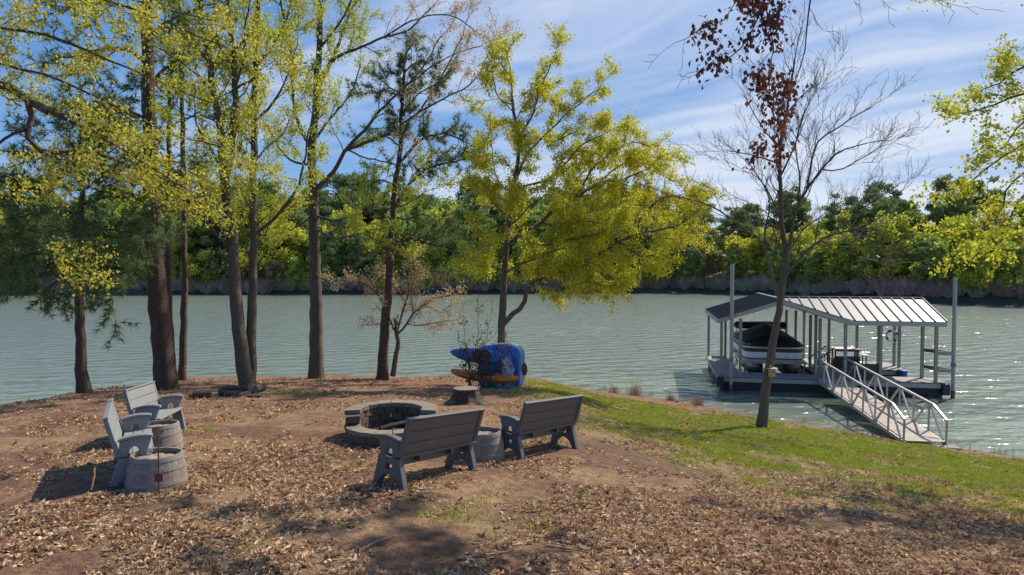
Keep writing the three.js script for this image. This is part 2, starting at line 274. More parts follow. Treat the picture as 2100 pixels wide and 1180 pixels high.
  [0.047,0.019,[0.83,11.6,-0.0,1.31,11.82,0.5,1.91,11.32,1.0]],
  [0.056,0.019,[0.67,8.85,-0.0,0.02,9.31,-0.5,-0.65,9.22,-1.0]],
  [0.056,0.019,[0.48,7.37,-0.0,-0.18,7.62,-0.5,-0.85,7.4,-1.0]],
  [0.065,0.019,[0.4,6.26,-0.0,0.78,6.11,-0.4,1.48,6.33,-0.8,2.01,5.97,-1.2]],
  [0.056,0.019,[0.28,4.78,-0.0,0.8,4.6,-0.2,1.52,4.03,-0.4,2.45,4.03,-0.6]],
] },
H: { at: [-4.42, 1.02, -25.9], limbs: [
  [0.112,0.084,[-0.15,0.07,-0.0,-0.11,0.48,-0.0,0.01,1.04,-0.0,0.05,1.61,-0.0,-0.01,1.74,-0.0]],
  [0.056,0.019,[-0.01,1.7,-0.0,0.16,2.26,-0.0,0.35,2.92,-0.0,0.47,3.29,-0.0,0.41,4.04,-0.0,0.55,4.41,-0.0]],
  [0.056,0.019,[0.01,1.68,-0.0,0.42,2.08,0.1,0.64,2.46,0.2,1.1,2.84,0.3,1.48,3.08,0.4,2.23,3.22,0.5]],
  [0.047,0.019,[-0.01,1.7,-0.0,-0.17,2.08,0.1,-0.39,2.56,0.2,-0.65,3.21,0.3,-1.18,3.67,0.4,-1.7,3.77,0.5,-2.1,3.75,0.6]],
  [0.028,0.014,[0.61,2.45,-0.0,0.58,2.91,-0.1,0.53,3.28,-0.2,0.84,3.66,-0.3,1.3,3.75,-0.4]],
  [0.028,0.014,[-0.71,3.2,-0.0,-0.8,3.85,-0.0,-0.61,4.31,-0.0]],
  [0.028,0.014,[0.47,3.29,-0.0,0.71,3.85,0.13,0.66,4.59,0.27,0.86,4.77,0.4]],
  [0.028,0.014,[-0.19,2.08,-0.0,-0.76,2.1,0.25,-0.89,2.06,0.5]],
  [0.028,0.014,[0.41,2.08,-0.0,0.88,2.03,0.07,1.54,2.14,0.13,2.2,2.22,0.2]],
  [0.028,0.014,[0.35,2.92,-0.0,-0.08,3.47,-0.15,-0.29,3.84,-0.3]],
  [0.023,0.014,[1.06,2.82,-0.0,1.64,2.55,0.15,2.02,2.75,0.3]],
] },
J: { at: [-0.37, 1.24, -23.4], limbs: [
  [0.202,0.034,[-0.04,-0.09,-0.0,-0.02,0.25,-0.0,-0.0,1.42,-0.0,0.06,2.84,-0.0,0.13,4.26,-0.0,0.27,5.47,-0.0,0.36,6.4,-0.0,0.55,7.52,-0.0,0.6,8.45,-0.0,0.4,9.6,-0.0,0.35,10.34,-0.0,0.3,10.84,-0.0]],
  [0.118,0.025,[0.02,2.02,-0.0,0.27,2.28,0.12,0.74,2.76,0.24,0.87,3.23,0.36,1.19,3.61,0.48,1.91,3.97,0.6,2.82,4.25,0.72,3.63,4.7,0.84,4.32,5.1,0.96,5.02,5.23,1.08,5.79,5.39,1.2]],
  [0.093,0.025,[0.17,4.73,-0.0,0.74,5.2,0.07,1.39,5.56,0.14,1.85,6.02,0.21,2.59,6.47,0.29,3.31,6.88,0.36,4.04,7.0,0.43,4.76,7.27,0.5]],
  [0.067,0.017,[0.4,6.77,-0.0,0.82,7.82,-0.12,1.4,8.5,-0.24,2.07,9.18,-0.36,2.65,9.68,-0.48,3.2,10.17,-0.6]],
  [0.059,0.017,[0.64,6.77,-0.0,1.48,6.99,0.25,2.19,7.55,0.5,2.72,8.14,0.75,3.41,8.41,1.0]],
  [0.051,0.017,[0.59,8.35,-0.0,1.02,9.18,0.1,1.28,9.88,0.2,1.52,10.51,0.3,1.68,10.89,0.4]],
  [0.051,0.017,[0.27,5.68,-0.0,-0.13,6.09,0.2,-0.37,6.4,0.4,-0.48,6.95,0.6]],
  [0.042,0.017,[0.45,9.6,-0.0,-0.02,9.79,-0.1,-0.2,10.15,-0.2,-0.31,10.68,-0.3]],
  [0.051,0.017,[1.86,6.04,-0.0,2.74,6.2,-0.2,3.78,6.14,-0.4,4.84,6.24,-0.6,5.92,6.17,-0.8]],
  [0.051,0.017,[1.39,5.57,-0.0,2.01,5.4,0.53,2.77,5.53,1.07,3.5,5.42,1.6]],
  [0.051,0.017,[2.62,6.5,-0.0,3.19,7.49,0.2,3.82,7.95,0.4,4.45,8.24,0.6,4.9,8.05,0.8]],
  [0.051,0.017,[0.88,3.21,-0.0,1.37,3.34,0.35,2.0,3.27,0.7,2.78,3.53,1.05,3.38,3.46,1.4]],
  [0.051,0.017,[0.13,3.84,-0.0,0.54,4.09,0.4,1.18,4.33,0.8,1.97,4.65,1.2]],
  [0.042,0.017,[3.75,4.73,-0.0,4.38,4.51,0.17,5.01,4.42,0.33,5.64,4.58,0.5]],
  [0.034,0.017,[2.89,4.26,-0.0,3.35,3.84,0.4,3.78,3.6,0.8]],
  [0.034,0.017,[0.2,5.18,-0.0,-0.13,5.0,0.4,-0.36,4.82,0.8]],
  [0.042,0.017,[3.35,6.92,-0.0,4.09,7.55,-0.2,4.63,7.75,-0.4,5.35,7.44,-0.6]],
  [0.034,0.017,[0.13,3.33,-0.0,0.37,3.58,-0.33,0.8,3.83,-0.67,1.07,4.18,-1.0]],
  [0.034,0.017,[1.39,8.45,-0.0,1.85,8.28,0.4,2.47,8.53,0.8]],
  [0.034,0.017,[0.45,6.52,-0.0,0.03,6.88,-0.17,-0.22,7.4,-0.33,-0.31,8.11,-0.5]],
  [0.042,0.017,[4.49,5.15,-0.0,4.88,5.84,0.1,5.36,6.33,0.2,5.92,6.49,0.3]],
  [0.034,0.017,[5.24,5.28,-0.0,5.88,5.02,-0.2,6.35,5.2,-0.4]],
  [0.042,0.017,[0.74,5.2,-0.0,1.03,4.83,0.5,1.66,4.81,1.0,2.41,4.95,1.5,3.14,5.09,2.0]],
  [0.042,0.017,[1.86,6.04,-0.0,2.25,6.56,-0.4,2.97,7.47,-0.8,3.54,8.05,-1.2]],
  [0.034,0.017,[0.27,5.47,-0.0,0.53,5.65,0.5,1.01,6.1,1.0,1.47,6.36,1.5]],
  [0.034,0.017,[0.17,4.51,-0.0,-0.12,4.17,0.6,-0.27,4.09,1.2]],
] },
K: { at: [7.02, 0.72, -18.92], limbs: [
  [0.17,0.02,[-0.03,-0.15,-0.0,-0.0,0.04,-0.0,0.11,1.25,-0.0,0.26,2.23,-0.0,0.4,3.01,-0.0,0.51,3.83,-0.0,0.59,4.56,-0.0,0.65,5.01,-0.0,0.49,5.74,-0.0,0.44,6.84,-0.0,0.42,7.86,-0.0,0.56,8.67,-0.0,0.7,9.54,-0.0,0.8,10.33,-0.0]],
  [0.061,0.014,[0.47,3.69,-0.0,0.32,3.86,0.11,0.09,4.56,0.23,-0.15,5.22,0.34,-0.66,5.57,0.46,-1.35,6.06,0.57,-1.88,6.27,0.69,-2.47,6.42,0.8]],
  [0.034,0.014,[-0.01,5.15,-0.0,0.13,5.9,-0.12,0.25,6.43,-0.25,0.07,6.95,-0.38,-0.21,7.45,-0.5]],
  [0.068,0.014,[0.63,4.97,-0.0,0.69,5.22,0.1,0.81,6.17,0.2,1.05,6.67,0.3,1.43,7.23,0.4,1.87,7.71,0.5,2.54,7.9,0.6]],
  [0.041,0.014,[1.18,6.7,-0.0,1.45,7.89,-0.15,1.96,8.37,-0.3,2.62,8.77,-0.45,3.29,9.17,-0.6]],
  [0.061,0.014,[0.6,4.26,-0.0,0.91,4.79,0.18,1.4,5.3,0.36,1.89,5.5,0.54,2.52,5.7,0.72,2.97,6.11,0.9]],
  [0.027,0.01,[1.57,5.31,-0.0,2.07,5.11,0.17,2.73,4.75,0.33,3.51,4.71,0.5]],
  [0.027,0.01,[2.35,5.59,-0.0,2.77,6.04,-0.17,3.19,6.44,-0.33,3.81,6.76,-0.5]],
  [0.034,0.01,[0.43,7.43,-0.0,-0.08,7.55,0.2,-0.66,7.66,0.4,-1.29,7.69,0.6]],
  [0.034,0.01,[0.49,5.89,-0.0,0.28,6.6,-0.3,0.04,7.12,-0.6,-0.28,7.37,-0.9]],
  [0.041,0.01,[0.45,7.11,-0.0,0.88,7.94,-0.13,1.2,8.92,-0.27,1.53,9.49,-0.4]],
  [0.027,0.01,[0.48,8.32,-0.0,0.08,8.96,0.15,-0.12,9.58,0.3]],
  [0.034,0.01,[0.93,6.23,-0.0,0.86,7.07,0.27,0.63,7.82,0.53,0.75,8.42,0.8]],
  [0.027,0.01,[0.57,8.79,-0.0,0.86,9.21,0.2,1.3,9.55,0.4]],
  [0.027,0.01,[0.42,7.92,-0.0,0.07,8.35,-0.17,-0.21,8.93,-0.33,-0.37,9.38,-0.5]],
  [0.024,0.01,[-0.5,5.59,-0.0,-0.95,5.61,0.13,-1.53,5.47,0.27,-1.97,5.6,0.4]],
  [0.027,0.01,[1.61,7.28,-0.0,1.98,7.22,0.17,2.42,7.46,0.33,2.99,7.83,0.5]],
  [0.034,0.01,[0.65,4.94,-0.0,1.27,5.64,-0.33,1.97,6.08,-0.67,2.69,6.39,-1.0]],
  [0.027,0.01,[0.62,4.81,-0.0,0.19,5.47,0.33,-0.15,5.98,0.67,-0.66,6.21,1.0]],
] },
};
// ---------------------------------------------------------------- trees: bark tubes, twigs and leaves
class Bag {
  constructor() { this.p = []; this.n = []; this.u = []; this.c = []; this.i = []; }
  tube(pts, rad, sides, lump = 0, seed = 0) { // pts: Vector3[], rad: number[]
    const base = this.p.length / 3, up = V(.31, .2, .93), T = V(0, 0, 0), A = V(0, 0, 0), B = V(0, 0, 0); let along = 0;
    for (let k = 0; k < pts.length; k++) {
      T.subVectors(pts[min(k + 1, pts.length - 1)], pts[max(k - 1, 0)]).normalize();
      if (k) along += pts[k].distanceTo(pts[k - 1]);
      A.crossVectors(up, T); if (A.lengthSq() < .01) A.crossVectors(V(1, 0, 0), T); A.normalize(); B.crossVectors(T, A);
      for (let s = 0; s <= sides; s++) {
        const a = s / sides * 6.28318, ca = cos(a), sa = sin(a), r = rad[k] * (1 + (lump ? lump * perlin.noise(ca * 1.6 + seed, sa * 1.6, along * 1.4) : 0)), x = A.x * ca + B.x * sa, y = A.y * ca + B.y * sa, z = A.z * ca + B.z * sa;
        this.p.push(pts[k].x + x * r, pts[k].y + y * r, pts[k].z + z * r); this.n.push(x, y, z); this.u.push(s / sides * max(1, Math.round(rad[0] * 6.28 / .5)), along / .5);
        if (k && s < sides) { const q = base + k * (sides + 1) + s, o = q - sides - 1; this.i.push(o, o + 1, q, o + 1, q + 1, q); }
      }
    }
  }
  tri(a, b, c, _, rgb) { const n = V(0, 0, 0).crossVectors(b.clone().sub(a), c.clone().sub(a)).normalize(), k = this.p.length / 3; for (const q of [a, b, c]) { this.p.push(q.x, q.y, q.z); this.n.push(n.x, n.y, n.z); this.c.push(...rgb); } this.i.push(k, k + 1, k + 2); }
  // a folded leaf: two triangles along its rib
  leaf(o, dir, side, len, wid, rgb) {
    const tip = o.clone().addScaledVector(dir, len), m = o.clone().addScaledVector(dir, len * .48), nn = V(0, 0, 0).crossVectors(side, dir).normalize(), L = m.clone().addScaledVector(side, wid).addScaledVector(nn, wid * .35), R = m.clone().addScaledVector(side, -wid).addScaledVector(nn, wid * .35);
    const n1 = V(0, 0, 0).crossVectors(L.clone().sub(o), tip.clone().sub(o)).normalize(), n2 = V(0, 0, 0).crossVectors(tip.clone().sub(o), R.clone().sub(o)).normalize();
    this.tri(o, L, tip, n1, rgb); this.tri(o, tip, R, n2, rgb);
  }
  geo() {
    const g = new THREE.BufferGeometry(); g.setAttribute('position', new THREE.Float32BufferAttribute(this.p, 3)); g.setAttribute('normal', new THREE.Float32BufferAttribute(this.n, 3));
    if (this.u.length) g.setAttribute('uv', new THREE.Float32BufferAttribute(this.u, 2)); if (this.c.length) g.setAttribute('color', new THREE.Float32BufferAttribute(this.c, 3));
    g.setIndex(this.i); return g;
  }
}
const rdir = (R) => { const z = R() * 2 - 1, a = R() * 6.283, s = sqrt(1 - z * z); return V(s * cos(a), z, s * sin(a)); };
const b16 = tileNoise(11, 16), b48 = tileNoise(12, 48), b128 = tileNoise(13, 128);
const barkH = (u, v) => { const r = abs(b16(u, v * .5 % 1) - .5) * 2, s = b48(u, (v * .25) % 1), f = b128(u, v); return clamp(.25 + .45 * r + .3 * (s - .5) + .3 * (f - .5) + .2 * b16(v, u)); };
const barkBump = tex(256, (u, v) => barkH(u, v)), barkTone = tex(256, (u, v) => { const h = barkH(u, v), k = clamp(.12 + 1.25 * h); return [k, k * .97, k * .93]; });
const lichenTone = tex(256, (u, v) => { const h = barkH(u, v), k = clamp(.12 + 1.2 * h), l = ss(.62, .8, b48(u, v) * .6 + b16(v, u) * .4) * .8; return [lerp(k, .85, l), lerp(k * .98, .92, l), lerp(k * .92, .75, l)]; });
const bark = (r, g, b, map = barkTone, s = .02) => std(r, g, b, .92, { map, bumpMap: barkBump, bumpScale: s });
const B = { pine: bark(.24, .155, .12, barkTone, .09), hard: bark(.215, .175, .13, lichenTone, .05), smooth: bark(.22, .17, .135, barkTone, .03), twig: std(.12, .088, .068, .9), twigPale: std(.23, .17, .13, .9) };
const leafMat = (r, g, b, t = .45) => new THREE.MeshPhysicalMaterial({ color: col(r, g, b), vertexColors: true, roughness: .95, transmission: t, thickness: 0, specularIntensity: .35, side: THREE.DoubleSide });
const LEAF = leafMat(1, 1, 1, .5), NEEDLE = leafMat(1, 1, 1, .34), DEAD = leafMat(1, 1, 1, .3);
const jit = (R, c, s = .25) => { const k = 1 + (R() - .5) * 2 * s, w = (R() - .5) * s * .6; return [c[0] * k * (1 + w), c[1] * k, c[2] * k * (1 - w)]; };

// a limb through the given points, with small kinks; returns points and radii
function course(L, r0, r1, R, step = .35, kink = .03) {
  const pts = []; for (let i = 0; i < L.length; i += 3) pts.push(V(L[i], L[i + 1], L[i + 2]));
  const c = new THREE.CatmullRomCurve3(pts, false, 'catmullrom', .5), n = max(3, Math.ceil(c.getLength() / step)), out = c.getSpacedPoints(n), rad = [];
  for (let k = 0; k <= n; k++) { const t = k / n; rad.push(lerp(r0, r1, pow(t, .8))); if (k && k < n) out[k].add(rdir(R).multiplyScalar(kink * min(1, r1 * 20 + .4))); }
  return { pts: out, rad, len: c.getLength() };
}
/* growth: o = { seed, levels, every (m between side shoots), reach (their length as a share), up (lift), spread, twig(bag of leaves, end point, direction, R, level) } */
function grow(limbs, o) {
  const R = rng(o.seed), wood = new Bag(), twigs = new Bag(), leaves = new Bag();
  const shoot = (from, dir, len, r, level) => {
    const n = level >= 2 ? 3 : 4, pts = [from.clone()], d = dir.clone(), rad = [r];
    for (let k = 1; k <= n; k++) { d.add(rdir(R).multiplyScalar(o.wander ?? .3)); d.y += (o.up ?? .1); d.normalize(); pts.push(pts[k - 1].clone().addScaledVector(d, len / n)); rad.push(lerp(r, max(r * .35, o.thin ?? .004), k / n)); }
    (r > .02 ? wood : twigs).tube(pts, rad, r > .02 ? 5 : 3);
    if (o.leafy && level >= (o.leafFrom ?? 1)) o.leafy(leaves, pts, R, level, o);
    if (level < o.levels) {
      const kids = max(1, Math.round(len / (o.every[level] ?? .3)));
      for (let k = 0; k < kids; k++) { const t = lerp(.25, 1, (k + R()) / kids), q = pts[min(n, Math.round(t * n))], i = min(n, max(1, Math.round(t * n))); const T = pts[i].clone().sub(pts[i - 1]).normalize(); shoot(q, aside(T, R, o), len * lerp(.35, .65, R()) * (o.reach ?? 1), max(o.thin ?? .004, r * .5), level + 1); }
    }
  };
  limbs.forEach(([r0, r1, L], i) => {
    const c = course(L, r0 * (o.girth ?? .84), r1, R, .3, i ? .03 : .02);
    if (!i || L[1] < .1) { const n = c.pts.length; for (let k = 0; k < n; k++) { const h = max(0, c.pts[k].y); c.rad[k] *= 1 + (o.flare ?? .18) * exp(-h / .35); } }
    wood.tube(c.pts, c.rad, c.rad[0] > .12 ? 14 : c.rad[0] > .05 ? 9 : 6, c.rad[0] > .1 ? .12 : 0, i * 3.1);
    const n = c.pts.length - 1, first = i ? .22 : (o.bare ?? .5), kids = Math.round(c.len * (1 - first) / o.every[0]);
    for (let k = 0; k < kids; k++) {
      const t = lerp(first, 1, (k + R()) / kids), q = min(n, max(1, Math.round(t * n))), T = c.pts[q].clone().sub(c.pts[q - 1]).normalize();
      shoot(c.pts[q], aside(T, R, o), lerp(o.len[0], o.len[1], R()) * lerp(1, .6, t), max(o.thin ?? .004, min(c.rad[q] * .5, .022)), 1);
    }
    if (o.tips !== false) shoot(c.pts[n], c.pts[n].clone().sub(c.pts[n - 1]).normalize(), lerp(o.len[0], o.len[1], .6), max(r1 * .8, .006), 1);
  });
  return { wood: wood.geo(), twigs: twigs.geo(), leaves: leaves.geo(), n: [wood, twigs, leaves].map((b) => b.i.length / 3) };
}
function aside(T, R, o) { const a = rdir(R), p = a.addScaledVector(T, -a.dot(T)).normalize(); return p.multiplyScalar(o.spread ?? .8).addScaledVector(T, 1).add(V(0, o.lift ?? .15, 0)).normalize(); }
// leaf dressers
const broad = (color, size, count, hang = .5) => (bag, pts, R, level) => {
  for (let k = 1; k < pts.length; k++) for (let j = 0; j < count; j++) {
    if (level < 2 && R() < .5) continue;
    const o = pts[k].clone().lerp(pts[k - 1], R()).add(rdir(R).multiplyScalar(max(size * 2.6, .26) * R())), d = rdir(R); d.y -= hang; d.normalize();
    const s = V(0, 0, 0).crossVectors(d, rdir(R)).normalize(), z = size * lerp(.6, 1.25, R());
    bag.leaf(o, d, s, z, z * lerp(.3, .42, R()), jit(R, color, .3));
  }
};
const needles = (color, len, n = 9) => (bag, pts, R, level) => {
  for (let k = 1; k < pts.length; k++) {
    if (level < 2 && k < pts.length - 1) continue;
    const T = pts[k].clone().sub(pts[k - 1]).normalize(), o = pts[k], c = jit(R, color, .3);
    for (let j = 0; j < n; j++) { const d = rdir(R).multiplyScalar(.95).addScaledVector(T, .7).normalize(), s = V(0, 0, 0).crossVectors(d, rdir(R)).normalize(), l = len * lerp(.7, 1.2, R()), w = .011; const a = o.clone().addScaledVector(s, w), b = o.clone().addScaledVector(s, -w), t = o.clone().addScaledVector(d, l); bag.tri(a, b, t, V(0, 0, 0).crossVectors(s, d).normalize(), c); }
  }
};
function plant(name, label, category, at, grown, mats, group) {
  const g = thing(name, label, category, at, 0, group);
  part('trunk', grown.wood, mats[0], g); part('twigs', grown.twigs, mats[1], g).userData.kind = 'stuff';
  if (grown.leaves.index.count) part('crown', grown.leaves, mats[2], g);
  return g;
}
const LIME = [.52, .52, .05], GOLD = [.56, .51, .06], SPRING = [.50, .52, .05], BUD = [.60, .44, .24], PINEC = [.15, .205, .065], RUST = [.15, .06, .045];
const pineO = (seed, extra = {}) => ({ seed, levels: 2, every: [.34, .22], len: [.7, 1.3], reach: .9, up: .03, lift: .12, spread: .9, wander: .28, thin: .006, bare: .62, leafFrom: 1, leafy: needles(PINEC, .22, 20), ...extra });
plant('pine_tree', 'slender leaning pine with low drooping needle boughs, leftmost at the water', 'pine tree', SK.pineA.at, grow(SK.pineA.limbs, pineO(3, { flare: .4, bare: .7, every: [.2, .16], leafy: needles(PINEC, .24, 15), up: -.02 })), [B.pine, B.twig, NEEDLE]);
plant('pine_tree', 'thickest tall pine trunk with plated bark, behind the two left benches', 'pine tree', SK.pineB.at, grow(SK.pineB.limbs, pineO(4, { bare: .72, len: [.9, 1.6], every: [.24, .2], leafy: needles(PINEC, .24, 13) })), [B.pine, B.twig, NEEDLE]);
plant('pine_tree', 'thin pine close behind the right side of the thickest pine', 'pine tree', SK.pineC.at, grow(SK.pineC.limbs, pineO(5, { bare: .72 })), [B.pine, B.twig, NEEDLE]);
plant('pine_tree', 'thin pine between the thickest pine and the twin-stemmed tree', 'pine tree', SK.pineD.at, grow(SK.pineD.limbs, pineO(6, { bare: .72 })), [B.pine, B.twig, NEEDLE]);
plant('pine_tree', 'dark pine beside the pink budding sapling, boughs reaching right', 'pine tree', SK.G.at, grow(SK.G.limbs, pineO(7, { bare: .72, len: [.6, 1.2], every: [.2, .16], leafy: needles(PINEC, .24, 17) })), [B.pine, B.twig, NEEDLE]);
plant('hardwood_tree', 'twin-stemmed hardwood with new yellow-green leaves by the log pile', 'tree', SK.E.at, grow(SK.E.limbs, { seed: 8, levels: 3, every: [.46, .34, .26], len: [.8, 1.7], up: .08, spread: .85, bare: .55, flare: .12, leafFrom: 2, leafy: broad(LIME, .068, 13) }), [B.hard, B.twig, LEAF]);
plant('hardwood_tree', 'straight single-trunk hardwood with wide yellow-green crown behind the fire pit', 'tree', SK.F.at, grow(SK.F.limbs, { seed: 9, levels: 3, every: [.46, .36, .28], len: [.8, 1.6], up: .08, spread: .85, bare: .6, flare: .2, leafFrom: 2, leafy: (bag, pts, R, l) => { const x = pts.at(-1).x; (x > 2.4 && pts.at(-1).y > 8.4 && R() < ss(2, 4, x) + .2 ? broad(BUD, .065, 7, .9) : broad(SPRING, .07, 13))(bag, pts, R, l); } }), [B.hard, B.twig, LEAF]);
plant('sapling', 'small forked sapling with pinkish buds beside the dark pine', 'sapling', SK.H.at, grow(SK.H.limbs, { seed: 10, levels: 3, every: [.16, .13, .11], len: [.3, .65], up: .05, spread: .9, bare: .95, flare: .3, thin: .003, leafFrom: 2, leafy: broad(BUD, .06, 3, 0) }), [B.smooth, B.twigPale, LEAF]);
plant('hardwood_tree', 'yellow-green tree with curved low limb standing behind the kayaks', 'tree', SK.J.at, grow(SK.J.limbs, { seed: 12, levels: 3, every: [.26, .26, .22], len: [.6, 1.25], up: .03, spread: 1.0, bare: .5, leafFrom: 2, leafy: broad([.60, .56, .045], .068, 22) }), [B.smooth, B.twig, LEAF]);
plant('bare_tree', 'leafless forked tree leaning right on the lawn in front of dock', 'tree', SK.K.at, grow(SK.K.limbs, { seed: 13, levels: 3, every: [.24, .17, .13], len: [.6, 1.35], up: .10, spread: .7, bare: .6, thin: .0035, wander: .32, flare: .3 }), [B.smooth, B.twig, LEAF]);
// three oaks whose trunks stand outside the frame; their boughs reach in
{
  const at = (X, D) => [X, elev(X, D) - .05, -D];
  const rel = (a, list) => list.map(([r0, r1, pts]) => [r0, r1, pts.flatMap(([x, y, d]) => [x - a[0], y - a[1], -d - a[2]])]);
  let a = at(12.4, 12);
  plant('oak_tree', 'oak with lit yellow-green boughs hanging in at the right edge', 'tree', a, grow(rel(a, [
    [.26, .08, [[12.4, .7, 12], [12.3, 3, 12], [12.5, 6, 12.1], [12.2, 8.5, 12], [12, 11, 12]]],
    [.06, .012, [[12.4, 7.6, 12], [11.2, 8.6, 12.1], [10, 8.7, 12], [9, 8.35, 12], [8.3, 8.1, 12], [7.9, 8.0, 12]]],
    [.05, .012, [[12.4, 6.6, 12], [11.2, 7.8, 11.8], [10, 7.9, 11.9], [9, 7.4, 12.2], [8.5, 7.0, 12.3], [8.1, 6.75, 12.2]]],
    [.05, .012, [[12.4, 6.0, 12], [11, 7.0, 12.3], [9.8, 7.2, 12.4], [9.1, 6.8, 12.4], [8.85, 6.3, 12.3], [8.5, 6.05, 12.2]]],
    [.04, .01, [[10, 8.7, 12], [9.2, 8.9, 12.2], [8.8, 8.6, 12.3], [8.5, 8.5, 12.3]]],
    [.04, .01, [[10, 7.9, 11.9], [9.2, 8.1, 11.6], [8.6, 7.7, 11.5], [8.3, 7.4, 11.4]]],
    [.04, .01, [[9.8, 7.2, 12.4], [9.4, 6.5, 12.6], [9.2, 6.1, 12.6], [8.9, 5.8, 12.6]]],
    [.05, .012, [[12.3, 8.4, 12], [11.5, 9.6, 11], [10.5, 10.2, 10.3], [9.5, 10.2, 9.6]]],
    [.05, .012, [[12.2, 9, 12], [11, 10.4, 12.4], [9.6, 10.9, 12.6], [8.6, 10.8, 12.8]]],
    [.05, .012, [[12.4, 7, 12], [12, 8.2, 10.5], [11.4, 8.6, 9.2], [10.6, 8.6, 8.4]]],
    [.06, .012, [[12.2, 9.4, 12], [13.4, 10.8, 11.5], [14.6, 11.6, 11]]],
  ]), { seed: 21, levels: 3, every: [.26, .26, .22], len: [.4, .9], up: .02, spread: .85, bare: .8, leafFrom: 2, leafy: broad([.55, .54, .045], .07, 8, .7) }), [B.hard, B.twig, LEAF]);
  a = at(8.2, 5);
  plant('oak_tree', 'oak bough with clusters of dead russet leaves hanging from the top edge', 'tree', a, grow(rel(a, [
    [.24, .07, [[8.2, 2, 5], [8.2, 5, 5], [7.9, 8, 5.3], [7.6, 10.5, 5.6]]],
    [.06, .02, [[8, 7.4, 5.2], [6.8, 9.4, 6.6], [5.4, 10.2, 8], [4.5, 10, 8.8], [3.9, 9.5, 9]]],
    [.022, .006, [[4.5, 10, 8.8], [4.05, 9.3, 9], [3.92, 8.6, 9.05], [3.85, 8.0, 9.1], [3.7, 7.6, 9.1]]],
    [.022, .006, [[3.9, 9.5, 9], [3.45, 9.2, 9], [3.32, 8.75, 9], [3.05, 8.2, 9], [2.8, 8.0, 9]]],
    [.012, .005, [[3.32, 8.75, 9], [3.45, 8.3, 9.05], [3.4, 7.8, 9.05], [3.5, 7.3, 9.1]]],
    [.012, .004, [[3.45, 9.2, 9], [3.0, 8.9, 8.9], [2.75, 8.5, 8.9], [2.5, 8.4, 8.9]]],
    [.014, .004, [[3.9, 9.5, 9], [4.2, 9.1, 8.8], [4.5, 8.85, 8.7], [5.1, 8.8, 8.7]]],
    [.07, .012, [[7.9, 8, 5.3], [6.6, 10.4, 7.5], [5.2, 11.2, 10], [3.8, 11.3, 11.4], [2.4, 11.2, 12.2]]],
    [.05, .012, [[6.6, 10.4, 7.5], [5.4, 11.2, 8.6], [4.2, 11.5, 10], [3.2, 11.4, 10.6]]],
    [.05, .012, [[5.2, 11.2, 10], [5.0, 11.6, 11.4], [4.6, 11.7, 12.6]]],
    [.05, .012, [[7.7, 9, 5.4], [7.6, 10.8, 7], [7, 11.6, 8.6], [6, 11.8, 10]]],
    [.05, .012, [[7.8, 8.6, 5.3], [8.8, 10, 6.4], [9.6, 10.8, 7.6]]],
  ]), { seed: 22, levels: 3, every: [.34, .24, .2], len: [.3, .75], up: -.04, lift: 0, spread: .8, bare: .85, thin: .003, leafFrom: 2,
    leafy: (bag, pts, R, level) => { // dead leaves only where they cling in clusters; a few new ones elsewhere
      const p = pts.at(-1), X = p.x + a[0], Y = p.y + a[1]; const cl = Y < 8.8 && X < 3.62 && X > 2.45;
      if (cl && R() < .9) broad(RUST, .085, 9, 1.1)(bag, pts, R, level); else if (Y > 10.2 || (Y > 9.2 && R() < .2)) broad(LIME, .1, Y > 10.2 ? 13 : 2, .4)(bag, pts, R, level);
    } }), [B.hard, B.twig, DEAD]);
  a = at(-9.6, 9.2);
